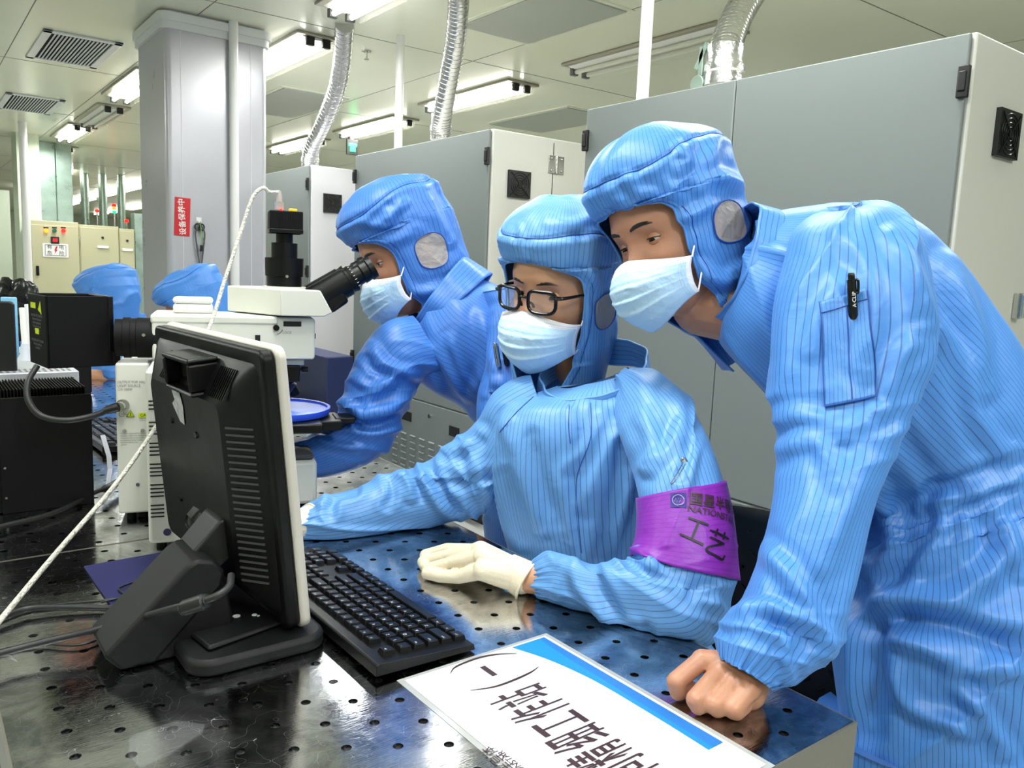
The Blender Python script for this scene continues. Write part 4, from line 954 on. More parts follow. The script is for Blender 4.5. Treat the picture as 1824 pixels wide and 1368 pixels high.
# ================================================================== cloth, heads and hands
_T = rng.rand(4096)
def vnoise(P):
    """value noise, P (...,3) -> 0..1"""
    I = np.floor(P).astype(np.int64); F = P-I; F = F*F*F*(F*(F*6-15)+10)
    def h(i, j, k): return _T[((i*73856093) ^ (j*19349663) ^ (k*83492791)) & 4095]
    i, j, k = I[..., 0], I[..., 1], I[..., 2]; fx, fy, fz = F[..., 0], F[..., 1], F[..., 2]; r = 0
    for a in (0, 1):
        for b in (0, 1):
            for c in (0, 1):
                r = r+h(i+a, j+b, k+c)*(fx if a else 1-fx)*(fy if b else 1-fy)*(fz if c else 1-fz)
    return r
def fbm(P, o=3):
    return sum(vnoise(P*(2.03**i)+17.3*i)*.5**i for i in range(o))/sum(.5**i for i in range(o))
def ridged(P, o=2):
    r = 0; w = 0
    for i in range(o):
        n = 1-np.abs(2*vnoise(P*(1.9**i)+9.1*i)-1)*1.6; r = r+np.maximum(n, 0)**2*.5**i; w += .5**i
    return r/w
def catmull(K, n):
    """K (m, d) keys -> (n, d) and the parameter"""
    K = np.asarray(K, float); m = len(K); P = np.vstack([2*K[0]-K[1], K, 2*K[-1]-K[-2]]); t = np.linspace(0, m-1, n); i = np.minimum(t.astype(int), m-2); f = (t-i)[:, None]
    a, b, c, d = P[i], P[i+1], P[i+2], P[i+3]
    return .5*((2*b)+(c-a)*f+(2*a-5*b+4*c-d)*f*f+(3*b-a-3*c+d)*f**3)
def grid_normals(G):
    du = np.roll(G, -1, 1)-np.roll(G, 1, 1); dv = np.empty_like(G); dv[1:-1] = G[2:]-G[:-2]; dv[0] = G[1]-G[0]; dv[-1] = G[-1]-G[-2]
    n = np.cross(du, dv); n /= np.linalg.norm(n, axis=2, keepdims=True)+1e-12; return n
def polydist(X, Y, pl):
    d = np.full(X.shape, 1e9)
    for (ax, ay), (bx, by) in zip(pl, pl[1:]):
        vx, vy = bx-ax, by-ay; t = np.clip(((X-ax)*vx+(Y-ay)*vy)/(vx*vx+vy*vy+1e-9), 0, 1)
        d = np.minimum(d, np.hypot(X-ax-t*vx, Y-ay-t*vy))
    return d
def smooth_px(pl):
    if len(pl) < 3: return pl
    return [tuple(q) for q in catmull(pl, len(pl)*6)]
def sculpt(G, folds):
    """folds: (line in the photo's frame, width m, height m); raises ridges (+) or creases (-) on the side that faces the camera"""
    n = grid_normals(G); C = G.mean(axis=1, keepdims=True)
    if np.mean(np.sum(n*(G-C), axis=2)) < 0: n = -n
    x, y, z = project(G); view = G-np.array([0, 0, CZ]); view /= np.linalg.norm(view, axis=2, keepdims=True)
    facing = np.clip(-np.sum(n*view, axis=2)*2.5+.3, 0, 1); D = np.zeros(x.shape)
    for pl, w, a in folds:
        q = smooth_px(pl); d = polydist(x, y, q)*z/FPX; e0 = np.hypot(x-q[0][0], y-q[0][1])*z/FPX; e1 = np.hypot(x-q[-1][0], y-q[-1][1])*z/FPX
        fade = np.clip(np.minimum(e0, e1)/(2.5*w)+.25, 0, 1)
        D += a*np.exp(-(d/w)**2)*fade - a*.45*np.exp(-((d-1.6*w)/w)**2)*fade
    return G+n*(D*facing)[..., None]
def loft(secs, N=110, M=96, e=.92, noise=(.006, 5, 7), folds=(), cuff=None, cuff0=None, seed=0, bunch=()):
    """secs: (xL,yL,xR,yR,depth,half thickness) ; returns grid N x M and uv grids (metres)"""
    K = []
    for s in secs:
        a = at(s[0], s[1], s[4]); b = at(s[2], s[3], s[4]); K.append(list((a+b)/2)+list((b-a)/2)+[s[5]])
    K = catmull(K, N); C = K[:, :3]; Wv = K[:, 3:6]; th = K[:, 6]
    v = C-np.array([0, 0, CZ]); v /= np.linalg.norm(v, axis=1, keepdims=True); wn = Wv/np.linalg.norm(Wv, axis=1, keepdims=True)
    B = v-wn*np.sum(v*wn, axis=1, keepdims=True); B /= np.linalg.norm(B, axis=1, keepdims=True)
    A = np.linspace(0, 2*math.pi, M, endpoint=False); ca = np.sign(np.cos(A))*np.abs(np.cos(A))**e; sa = np.sign(np.sin(A))*np.abs(np.sin(A))**e
    G = C[:, None]+Wv[:, None]*ca[None, :, None]-(B*th[:, None])[:, None]*sa[None, :, None]
    L = np.concatenate([[0], np.cumsum(np.linalg.norm(np.diff(C, axis=0), axis=1))]); R = (np.linalg.norm(Wv, axis=1)+th)/2
    Rm = np.median(R); Vv = np.repeat(L[:, None], M, 1); U = np.repeat((A*Rm)[None], N, 0)
    n = grid_normals(G); Cc = G.mean(axis=1, keepdims=True)
    if np.mean(np.sum(n*(G-Cc), axis=2)) < 0: n = -n
    amp, fv, fr = noise; fv *= .72; fr *= .72; Q = np.stack([Vv*fv+seed*3.7+np.cos(A)[None]*.8, np.cos(A)[None]*Rm*fr*np.ones_like(Vv)+seed, np.sin(A)[None]*Rm*fr*np.ones_like(Vv)+seed*1.3], -1)
    Wp = np.stack([fbm(Q*.7+5), fbm(Q*.7+11), fbm(Q*.7+23)], -1)*1.1
    D = amp*(ridged(Q+Wp, 1)-.42)+amp*.6*(fbm(Q*.55+3, 2)-.5)
    for v0, wd_, am, per, sh in bunch:   # transverse creases around a bend
        D += am*np.exp(-((Vv-v0*L[-1])/wd_)**2)*(1-np.abs(np.sin((Vv/per+sh*np.cos(A)[None]+.6*fbm(Q*.8))*math.pi))**.7-.45)
    for c, s0 in ((cuff, L[-1]), (cuff0, 0)):
        if c: D += c[0]*np.exp(-np.abs(Vv-s0)/c[1])*np.sin(A*c[2]+4*fbm(Q*.6))[...]*(.6+.4*np.sin(A*7))
    G = G+n*D[..., None]
    if folds: G = sculpt(G, folds)
    return G, U, Vv
class Cloth:
    def __init__(s): s.v = []; s.f = []; s.uv = []; s.mi = []
    def add(s, G, U, V, closed=True, mi=0, du=0., cap0=False, cap1=False):
        N, M = G.shape[:2]; o = len(s.v); s.v += [tuple(p) for p in G.reshape(-1, 3)]; W = U[0, 1]-U[0, 0] if M > 1 else 0
        for j in range(N-1):
            for i in range(M if closed else M-1):
                k = (i+1) % M; s.f.append((o+j*M+i, o+j*M+k, o+(j+1)*M+k, o+(j+1)*M+i))
                u0, u1, u2, u3 = U[j, i], U[j, k] if k else U[j, i]+W, U[j+1, k] if k else U[j+1, i]+W, U[j+1, i]
                s.uv += [(u0+du, V[j, i]), (u1+du, V[j, k]), (u2+du, V[j+1, k]), (u3+du, V[j+1, i])]; s.mi.append(mi)
        for on, j in ((cap0, 0), (cap1, N-1)):
            if on: s.f.append(tuple(o+j*M+i for i in range(M))); s.uv += [(0, 0)]*M; s.mi.append(mi)
        return s
    def build(s, name, m, parent, **k):
        me = bpy.data.meshes.new(name); inv = np.array(wm(parent).inverted()); V = np.c_[np.array(s.v), np.ones(len(s.v))]@inv.T
        me.from_pydata(V[:, :3].tolist(), [], s.f)
        for mm_ in (m if isinstance(m, (list, tuple)) else [m]): me.materials.append(mm_)
        me.polygons.foreach_set('material_index', s.mi); me.polygons.foreach_set('use_smooth', [True]*len(s.f))
        uvl = me.uv_layers.new(name='UVMap'); uvl.data.foreach_set('uv', np.array(s.uv).ravel())
        me.update(); o = bpy.data.objects.new(name, me); COL.objects.link(o); o.parent = parent; tag(o, **k); return o
def gown_mat(name, col, stripe=.55):
    m = bpy.data.materials.new(name); m.use_nodes = True; nt = m.node_tree; N = nt.nodes; Lk = nt.links; b = N['Principled BSDF']
    b.inputs['Roughness'].default_value = .43; b.inputs['Specular IOR Level'].default_value = .45
    b.inputs['Sheen Weight'].default_value = .15; b.inputs['Sheen Roughness'].default_value = .3; b.inputs['Sheen Tint'].default_value = (.6, .8, 1, 1)
    uv = N.new('ShaderNodeUVMap'); sx = N.new('ShaderNodeSeparateXYZ'); Lk.new(uv.outputs[0], sx.inputs[0])
    def line(out, period, width, depth):
        a = N.new('ShaderNodeMath'); a.operation = 'MULTIPLY'; a.inputs[1].default_value = 1/period; Lk.new(out, a.inputs[0])
        f = N.new('ShaderNodeMath'); f.operation = 'FRACT'; Lk.new(a.outputs[0], f.inputs[0])
        c = N.new('ShaderNodeMath'); c.operation = 'SUBTRACT'; c.inputs[1].default_value = .5; Lk.new(f.outputs[0], c.inputs[0])
        g = N.new('ShaderNodeMath'); g.operation = 'ABSOLUTE'; Lk.new(c.outputs[0], g.inputs[0])
        r = N.new('ShaderNodeMapRange'); r.inputs[1].default_value = width*.5; r.inputs[2].default_value = width; r.inputs[3].default_value = depth; r.inputs[4].default_value = 0; Lk.new(g.outputs[0], r.inputs[0]); return r.outputs[0]
    l1 = line(sx.outputs[0], .0075, .085, stripe); 
    mx = N.new('ShaderNodeMix'); mx.data_type = 'RGBA'; mx.inputs['A'].default_value = lin(col)+(1,); mx.inputs['B'].default_value = lin((.02, .10, .34))+(1,); Lk.new(l1, mx.inputs['Factor'])
    Lk.new(mx.outputs['Result'], b.inputs['Base Color'])
    tc = N.new('ShaderNodeTexCoord'); n1 = N.new('ShaderNodeTexNoise'); n1.inputs['Scale'].default_value = 22; n1.inputs['Detail'].default_value = 3; n1.inputs['Distortion'].default_value = 1.2; Lk.new(tc.outputs['Object'], n1.inputs['Vector'])
    n2 = N.new('ShaderNodeTexNoise'); n2.inputs['Scale'].default_value = 130; n2.inputs['Detail'].default_value = 3; Lk.new(tc.outputs['Object'], n2.inputs['Vector'])
    ad = N.new('ShaderNodeMath'); ad.operation = 'MULTIPLY_ADD'; ad.inputs[1].default_value = .10; Lk.new(n2.outputs['Fac'], ad.inputs[0]); Lk.new(n1.outputs['Fac'], ad.inputs[2])
    bp = N.new('ShaderNodeBump'); bp.inputs['Strength'].default_value = .16; bp.inputs['Distance'].default_value = .012; Lk.new(ad.outputs[0], bp.inputs['Height']); Lk.new(bp.outputs[0], b.inputs['Normal'])
    return m
m_gown = gown_mat('gown_blue', (.31, .55, .85)); m_gown2 = gown_mat('gown_light_blue', (.40, .62, .86)); m_gown3 = gown_mat('gown_deep_blue', (.27, .49, .81)); m_gown4 = gown_mat('gown_plain', (.30, .54, .85), .1)
m_seam = mat('seam_blue', (.10, .28, .62), .6)
m_skin = mat('skin', (.80, .60, .47), .45, bump=.08, bscale=400, sss=.15, var=.04, vscale=20); m_skin2 = mat('skin_tan', (.74, .53, .42), .42, bump=.08, bscale=400, sss=.12, var=.05, vscale=20)
m_lid = m_skin; m_eye = mat('eye_white', (.86, .84, .82), .2); m_iris = mat('iris_brown', (.10, .06, .045), .12); m_hair = mat('hair_black', (.10, .075, .065), .6)
m_mask = mat('mask_blue', (.72, .85, .95), .65, bump=.25, bscale=90, sss=.1); m_maskw = mat('mask_white', (.93, .93, .95), .65, bump=.15, bscale=120); m_glove = mat('glove_latex', (.90, .86, .76), .42, bump=.22, bscale=75, sss=.15)
m_win = mat('window_gauze', (.72, .70, .70), .35, alpha=.62, bump=.4, bscale=70)
def interp(x, xs, ys): return np.interp(x, xs, ys)
def head_frame(px, py, d, fwd, up):
    c = at(px, py, d); f = AR*fwd[0]+AU*fwd[1]-AF*fwd[2]; u_ = AR*up[0]+AU*up[1]-AF*up[2]
    x = Vector(f).normalized(); z = Vector(u_); z = (z-x*z.dot(x)).normalized(); y = z.cross(x)
    M = Matrix((x, y, z)).transposed().to_4x4(); M.translation = Vector(c); return M
def head_grid():
    N, M = 110, 150; zs = np.concatenate([np.linspace(-.124, .06, 84), .06+.062*np.sin(np.linspace(0, math.pi/2, N-84+1))[1:]]); A = np.linspace(0, 2*math.pi, M, endpoint=False)
    Z = np.repeat(zs[:, None], M, 1)
    dome = np.sqrt(np.clip(1-((Z-.06)/.0625)**2, 0, 1)); dome[Z < .06] = 1
    xf = interp(Z, [-.125, -.118, -.105, -.085, -.07, -.05, -.03, 0, .03, .06], [.03, .068, .083, .080, .083, .083, .084, .083, .090, .086])*dome
    xb = interp(Z, [-.125, -.10, -.07, -.03, 0, .03, .06], [.0, .035, .06, .082, .092, .096, .094])*dome
    ys = interp(Z, [-.125, -.115, -.10, -.07, -.03, 0, .03, .06], [.012, .028, .043, .058, .070, .073, .073, .069])*dome
    c, s = np.cos(A)[None], np.sin(A)[None]; X = np.where(c > 0, xf, xb)*np.sign(c)*np.abs(c)**.85; Y = ys*np.sign(s)*np.abs(s)**.95
    fr = np.clip(c, 0, 1)**.5; g = lambda y0, z0, wy, wz: np.exp(-((Y-y0)/wy)**2-((Z-z0)/wz)**2)
    dx = 0
    for sgn in (-1, 1):
        dx = dx-.011*g(sgn*.032, -.002, .017, .013)+.0045*g(sgn*.030, .022, .022, .008)+.005*g(sgn*.046, -.034, .016, .016)
    nose = interp(Z, [-.060, -.052, -.045, -.03, -.01, .006, .02], [0, .014, .024, .018, .009, .004, 0]); wn = interp(Z, [-.055, -.045, -.03, 0, .02], [.016, .016, .012, .009, .012])
    dx = dx+nose*np.exp(-(Y/wn)**2)+.007*g(0, -.075, .022, .006)+.007*g(0, -.088, .020, .006)+.006*g(0, -.108, .018, .012)
    X = X+dx*fr
    return np.stack([X, Y, Z], -1)
HEADG = head_grid()
def add_grid_world(mb, G, M, cap=True):
    Gw = G.reshape(-1, 3)@np.array(M)[:3, :3].T+np.array(M)[:3, 3]; N, K = G.shape[:2]; o = len(mb.v); mb.v += [tuple(p) for p in Gw]
    for j in range(N-1):
        for i in range(K): k = (i+1) % K; mb.f.append((o+j*K+i, o+j*K+k, o+(j+1)*K+k, o+(j+1)*K+i)); mb.mi.append(0)
    mb.f.append(tuple(o+i for i in range(K))[::-1]); mb.f.append(tuple(o+(N-1)*K+i for i in range(K))); mb.mi += [0, 0]
HZ = [-.245, -.17, -.13, -.09, -.04, 0, .05, .085]
def hood_r(z, P):
    r = [interp(z, HZ, P[k]) for k in ('rf', 'rb', 'rs')]; zt, z1 = P['top'], .085
    q = np.clip((z-z1)/(zt-z1), 0, 1); dm = (1-q**2.3)**(1/2.1)
    return r[0]*dm, r[1]*dm, r[2]*dm, interp(z, HZ, P['cx'])+q*P.get('lean', -.01)
HOOD = dict(rf=[.060, .062, .070, .084, .096, .104, .114, .116], rb=[.110, .098, .105, .120, .140, .150, .155, .146], rs=[.105, .092, .084, .084, .090, .095, .102, .104], cx=[-.075, -.055, -.025, -.005, 0, 0, 0, 0], top=.168, lean=-.012)
def hood(root, HM, P, m, folds=(), seed=1, window=True, N=170, M=170, amp=.007):
    zt = P['top']; zs = np.concatenate([np.linspace(-.245, .024, int(N*.5)), .024+.0296*np.sin(np.linspace(0, math.pi/2, 30))[1:], np.linspace(.0537, .085, 13)[1:], .085+(zt-.0855)*np.sin(np.linspace(0, math.pi/2, N-int(N*.66)+1))[1:]])
    A0 = np.radians(interp(zs, P.get('az', [-.245, -.17, -.12, -.07, -.02, .005, .015]), P.get('aa', [20, 30, 48, 60, 63, 62, 60])))
    A0 = np.where(zs > .015, np.radians(60)*np.sqrt(np.clip(1-((zs-.015)/.0386)**2, 0, 1)), A0)
    T = np.linspace(0, 1, M); A = A0[:, None]+T[None]*(2*math.pi-2*A0[:, None]); Z = np.repeat(zs[:, None], M, 1)
    rf, rb, rs, cx = hood_r(Z, P); c, s = np.cos(A), np.sin(A)
    X = cx+np.where(c > 0, rf, rb)*np.sign(c)*np.abs(c)**.94; Y = rs*np.sign(s)*np.abs(s)**.96
    G = np.stack([X, Y, Z], -1); rim = np.minimum(T, 1-T)[None]*(2*math.pi-2*A0[:, None])*rs
    n = grid_normals(G); n[:, 0] = n[:, 1]; n[:, -1] = n[:, -2]
    if np.mean(np.sum(n*(G-G.mean(axis=1, keepdims=True)), axis=2)) < 0: n = -n
    Q = np.stack([X*9+seed*2.1, Y*9+seed, Z*7+seed*.7], -1); Wp = np.stack([fbm(Q*.8), fbm(Q*.8+9), fbm(Q*.8+31)], -1)*1.3
    D = amp*(ridged(Q*.8+Wp, 1)-.4)+.6*amp*(fbm(Q*.6)-.5)
    zs_seam = .098+.030*(1-np.cos(A))/2+.010*np.sin(3*A+seed)*np.sin(A)**2
    D = D-.0030*np.exp(-((Z-zs_seam)/.0030)**2)+.003*np.exp(-((Z-zs_seam+.012)/.008)**2)
    D = D*np.clip(rim/.02, .15, 1); D = D+np.where((A0[:, None] > .01) & (rim < .012), .0016, 0)
    D = D-.011*np.exp(-rim/.018)*((Z < .06) & (Z > -.12))-.012*np.exp(-np.clip(Z-.05, 0, 1)/.014)*(Z > .05)*np.clip(np.cos(A), 0, 1)**.6
    D[-6:] *= np.linspace(1, 0, 6)[:, None]
    G = G+n*D[..., None]; U = A*.105; V = Z.copy()
    Mw = np.array(HM); G = G@Mw[:3, :3].T+Mw[:3, 3]
    if folds: G = sculpt(G, folds)
    G[-1] = G[-1].mean(axis=0)
    cl = Cloth(); cl.add(G, U, V, closed=False)
    hole = np.zeros(len(cl.f), bool)
    win = P.get('win', (104, -.012, 15, .030))
    if window:
        fi = 0; keep = []
        Ad = np.degrees(A)
        for j in range(len(zs)-1):
            za = (zs[j]+zs[j+1])/2
            for i in range(M-1):
                a = (Ad[j, i]+Ad[j, i+1])/2; a = min(a, 360-a)
                q = abs((a-win[0])/win[2])**2.6+abs((za-win[1])/win[3])**2.6
                keep.append(not (q < 1 and zs[j+1] < .085))
        cl.uv = [u for f_, kk in enumerate(keep) if kk for u in cl.uv[4*f_:4*f_+4]]; cl.f = [f for f, kk in zip(cl.f, keep) if kk]; cl.mi = cl.mi[:len(cl.f)]
    h = cl.build('hood', m, root)
    # piping on the crown seam and along the face opening
    def surf(a, z, off=0.):
        j = int(np.clip(np.searchsorted(zs, z), 1, len(zs)-1)); f = (z-zs[j-1])/(zs[j]-zs[j-1]+1e-9)
        def row(jj):
            t = (a-A0[jj])/(2*math.pi-2*A0[jj])*(M-1); i = int(np.clip(t, 0, M-2)); g = np.clip(t-i, 0, 1); return G[jj, i]*(1-g)+G[jj, i+1]*g
        p = row(j-1)*(1-f)+row(j)*f; c_ = Mw[:3, 3]+Mw[:3, 2]*z; d_ = p-c_; return p+d_/np.linalg.norm(d_)*off
    b = MB()
    zc = lambda a: .098+.030*(1-math.cos(a))/2+.010*math.sin(3*a+seed)*math.sin(a)**2
    b.tube([surf(a, zc(a), .0006) for a in np.linspace(.001, 2*math.pi-.001, 90)], .0009, 6, smooth=False); b.build('hood_seam', m_seam, h, world=True)
    bs_ = MB()
    for sd in (1, -1):
        ln = []
        for j in range(0, len(zs), 2):
            if A0[j] > .5 and zs[j] < .03:
                a = A0[j]+.16 if sd > 0 else 2*math.pi-A0[j]-.16; ln.append(surf(a, zs[j], .0004))
        if len(ln) > 3: bs_.tube(ln, .0006, 5, smooth=False)
    bs_.build('rim_stitching', m_seam, h, world=True)
    b = MB()
    _jj = [j for j in range(0, len(zs)) if A0[j] > 0]; _jj = [j for j in _jj if zs[j] > .024 or j % 2 == 0]; rimp = [G[j, 0] for j in _jj]; rimq = [G[j, -1] for j in _jj]
    b.tube(rimp+[G[_jj[-1]+1, 0]]+rimq[::-1], .0018, 8, smooth=False); b.build('hood_edge', m, h, world=True)
    if window:
        for sg in (1, -1):
            pts = []
            for q in np.linspace(0, 2*math.pi, 40, endpoint=False):
                ca, sa = math.cos(q), math.sin(q); a = win[0]+win[2]*math.copysign(abs(ca)**.77, ca)*1.04; z = win[1]+win[3]*math.copysign(abs(sa)**.77, sa)*1.04
                a = math.radians(a if sg > 0 else 360-a); pts.append(surf(a, z, .0022))
            ctr = sum(pts)/len(pts); n_ = ctr-Mw[:3, 3]; n_ /= np.linalg.norm(n_)
            b = MB(); b.add([tuple(p) for p in pts], [tuple(range(len(pts)))]); w_ = b.build('ear_window', m_win, h, world=True, smooth=False, label='translucent ear window'); 
            MB().tube([Vector(p) for p in pts+[pts[0]]], .0012, 6, smooth=False).build('window_stitching', m_seam, h, world=True)
    return h
def face_parts(root, HM, skin, gaze=(1, 0, -.2), eyes=True, brow=.0011, open_=(13, -20)):
    gz = Vector(gaze).normalized()
    for sg in (-1, 1):
        c = Vector((.0598, sg*.0315, -.002)); 
        e = MB(HM).sphere(c, .0122, 28, 20).build('eyeball', m_eye, root, world=True)
        x_, y_, z_ = frame(gz); b = MB(HM)
        ring = [[c+(gz*math.cos(t)+(x_*math.cos(a)+y_*math.sin(a))*math.sin(t))*.01245 for a in [i*math.pi/10 for i in range(20)]] for t in (.01, .2, .35, .52)]
        b.grid(ring, closed=True).build('iris', m_iris, e, world=True)
        for (e0, e1, nm) in ((open_[0], 88, 'upper_eyelid'), (-88, open_[1], 'lower_eyelid')):
            rows = []
            for el in np.linspace(e0, e1, 9):
                row = []
                for az in np.linspace(-82, 82, 25):
                    k_ = (az/82)**2; lim = e0 if nm[0] == 'u' else e1
                    ee = el-(lim*.95)*k_*(1-abs(el-lim)/100)+(0)
                    ee = math.radians(ee); aa = math.radians(az); row.append(c+Vector((math.cos(ee)*math.cos(aa), math.cos(ee)*math.sin(aa), math.sin(ee)))*.0136)
                rows.append(row)
            l_ = MB(HM).grid(rows).build(nm, skin, root, world=True, smooth=80)
            if nm[0] == 'u': MB(HM).tube([Vector(p)+Vector((.0004, 0, 0)) for p in rows[0]], .0006, 6, smooth=False).build('eyelashes', m_hair, l_, world=True)
        b = MB(HM); pts = []
        for t in np.linspace(0, 1, 9):
            y = .013+.038*t; z = .0195+.006*math.sin(t*2.4)-.004*t; j = int(np.argmin(abs(HEADG[:, 0, 2]-z))); i = int(np.argmin(abs(HEADG[j, :60, 1]-y))); pts.append((HEADG[j, i, 0]+.0002, sg*y, z))
        for k_ in (-1, 0, 1): b.tube([(p[0]-abs(k_)*.0005, p[1], p[2]+k_*.0017) for p in pts], lambda t: brow*.75*(.35+1.2*math.sin(math.pi*min(1, t*1.05+.1))), 6, smooth=False)
        b.build('eyebrow', m_hair, root, world=True)
def mask(root, HM, drop=0., wide=1., loops=True):
    N, M = 46, 61; T = np.linspace(0, 1, N)[:, None]*np.ones((1, M)); A = np.radians(np.linspace(-80, 80, M))[None]*np.ones((N, 1)); S = np.abs(np.sin(A))
    zt = -.016-.022*S**1.4-drop; zb = -.130+.040*S**1.6-drop; Z = zt+(zb-zt)*T
    Xf = interp(T, [0, .08, .25, .45, .7, .88, 1], [.103, .112, .1265, .128, .122, .108, .090]); X = .030+(Xf-.030)*np.cos(A)**.8; Y = (.0805-.010*T)*wide*np.sign(A)*S**.98
    pl = 0
    for t0 in (.30, .48, .66): pl = pl+.0055*np.clip((T-t0+.10*(1-np.cos(A))*(.5-t0)*2)/.03, 0, 1)*np.exp(-np.clip(T-t0, 0, 1)/.14)*np.cos(A)**.5
    Q = np.stack([X*20, Y*20, Z*20], -1); X = X+(pl+.0035*(ridged(Q+2*fbm(Q)[..., None])-.4)*np.clip(T*6, 0, 1))*np.cos(A); Y = Y+.002*(fbm(Q*1.5)-.5)
    G = np.stack([X, Y, Z], -1); Mw = np.array(HM); G = G@Mw[:3, :3].T+Mw[:3, 3]
    o_ = Cloth(); o_.add(G, A*.08, Z, closed=False)
    o_.mi = [1 if (k//(M-1)) < 6 or (k % (M-1)) in (0, 1, M-3, M-2) else 0 for k in range(len(o_.f))]
    mk = o_.build('face_mask', [m_mask, m_maskw], root); s_ = mk.modifiers.new('solid', 'SOLIDIFY'); s_.thickness = .0012; s_.offset = 1
    b = MB()   # welded dashes along the top band and the side
    nrm = grid_normals(G)
    if np.mean(np.sum(nrm*(G-Mw[:3, 3]), axis=2)) < 0: nrm = -nrm
    for j in (3, 5):
        for i in range(3, M-4, 1): p = G[j, i]+nrm[j, i]*.0016; q = G[j, i]*.45+G[j, i+1]*.55+nrm[j, i]*.0016; b.tube([p, q], .00025, 4, smooth=False)
    for i in (4, 5, M-6, M-5):
        for j in range(8, N-3): p = G[j, i]+nrm[j, i]*.0016; q = G[j, i]*.5+G[j+1, i]*.5+nrm[j, i]*.0016; b.tube([p, q], .00025, 4, smooth=False)
    b.build('weld_dashes', mat('dash_grey', (.55, .58, .64), .6), mk, world=True)
    if loops:
        for sg, i in ((1, M-1), (-1, 0)):
            for j, zz in ((2, -.012), (N-3, -.05)):
                e = Mw[:3, 3]+Mw[:3, :3]@np.array([.020, sg*.0745, zz]); m_ = (G[j, i]+e)/2; MB().tube([G[j, i], m_, e], .0013, 7).build('ear_loop', m_maskw, mk, world=True)
    return mk
def collar(root, c, up, front, ru, rv, h, m, flare=.008):
    """standing collar band: centre c, up axis, front direction, radii, height"""
    up = Vector(up).normalized(); fr = Vector(front); fr = (fr-up*fr.dot(up)).normalized(); sd = up.cross(fr); N, M = 14, 120; A = np.linspace(0, 2*math.pi, M, endpoint=False); G = np.zeros((N, M, 3))
    for j in range(N):
        t = j/(N-1); k = 1+flare/ru*(1-t)
        for i, a in enumerate(A):
            w = .0025*math.sin(5*a+2*t)+.0015*math.sin(11*a); p = Vector(c)+fr*math.cos(a)*(ru*k+w)+sd*math.sin(a)*(rv*k+w)+up*(h*(t-.3)-.012*math.cos(a)*(t)); G[j, i] = p
    U = np.repeat(np.linspace(0, h, N)[:, None], M, 1); V = np.repeat((A*ru)[None], N, 0); cl = Cloth(); cl.add(G, U, V)
    o = cl.build('collar', m, root); s_ = o.modifiers.new('solid', 'SOLIDIFY'); s_.thickness = .003; return o
def body(root, HM, chains, skin, ears=True, vox=.0021, name='body'):
    b = MB(); add_grid_world(b, HEADG, HM)
    if ears:
        for sg in (-1, 1):
            b.M = HM; R_ = Euler((0, .2, sg*-.45)).to_matrix().to_4x4(); b.sphere((-.012, sg*.076, -.008), .028, 16, 12, (.55, .22, 1), R_)
            b.tube([(-.006, sg*.077, -.028), (-.020, sg*.081, -.018), (-.026, sg*.084, .004), (-.018, sg*.084, .018), (-.004, sg*.080, .017)], .0036, 8); b.M = Matrix.Identity(4)
    for pts, rad in chains: b.capsules([Vector(p) for p in pts], rad)
    o = b.build(name, skin, root, world=True)
    r_ = o.modifiers.new('remesh', 'REMESH'); r_.mode = 'VOXEL'; r_.voxel_size = vox; r_.use_smooth_shade = True; s_ = o.modifiers.new('smooth', 'SMOOTH'); s_.factor = .5; s_.iterations = 2
    return o
def blob(name, chains, m, root, vox=.002, it=3, **k):
    b = MB()
    for pts, rad in chains: b.capsules([Vector(p) for p in pts], rad)
    o = b.build(name, m, root, world=True, **k); r_ = o.modifiers.new('remesh', 'REMESH'); r_.mode = 'VOXEL'; r_.voxel_size = vox; r_.use_smooth_shade = True; s_ = o.modifiers.new('smooth', 'SMOOTH'); s_.factor = .5; s_.iterations = it
    return o
# ================================================================== people
def hp(px, py, d, r=.01):
    p = at(px, py, d); p[2] = max(p[2], TZ+r+.0005) if (p[0] < .80 or (p[0] < .92 and p[1] > 1.41)) else p[2]; return tuple(p)
def rest_on_table(G, lift=.0015):
    X, Y, Z = G[..., 0], G[..., 1], G[..., 2]
    on = ((X < .806) & (Y > .417) & (Y < 1.41)) | ((X < .928) & (Y >= 1.40))
    zz = np.where(on & (Z > TZ-.12), np.maximum(Z, TZ+lift+.0), Z); return np.stack([X, Y, zz], -1)
def garment(root, parts, m, name='coverall'):
    cl = Cloth()
    for k, (G, U, V) in enumerate(parts): cl.add(rest_on_table(G), U, V, du=.31*k, cap0=True)
    return cl.build(name, m, root)
def pt(px, py, d): return tuple(at(px, py, d))
def leg_chain(hip, foot_xy, knee=None):
    pass
# ------------------------------------------------------------------ standing person at right
R_ = thing('person', 'person in blue hooded cleanroom coverall leaning in from the right, bare fist on the table', 'person', (1.2, .55, 0))
HR = head_frame(1193, 418, 1.265, (-.84, -.30, .545), (-.29, .95, .05))
hood(R_, HR, dict(HOOD, cx=[-.145, -.098, -.052, -.016, 0, 0, 0, 0]), m_gown, seed=3, folds=[([(1120, 320), (1135, 345), (1160, 350)], .010, .006), ([(1210, 262), (1225, 285), (1210, 300)], .009, .006), ([(1275, 240), (1270, 290), (1300, 330)], .012, .007), ([(1090, 350), (1140, 375), (1190, 390)], .010, .005),
    ([(1250, 330), (1300, 320), (1350, 340)], .012, .007), ([(1180, 400), (1240, 380), (1280, 350)], .010, .005), ([(1240, 480), (1290, 500), (1330, 480)], .012, .008)])
face_parts(R_, HR, m_skin2, gaze=(1, .1, -.30), open_=(9, -15), brow=.0014)
mask(R_, HR, drop=.006)
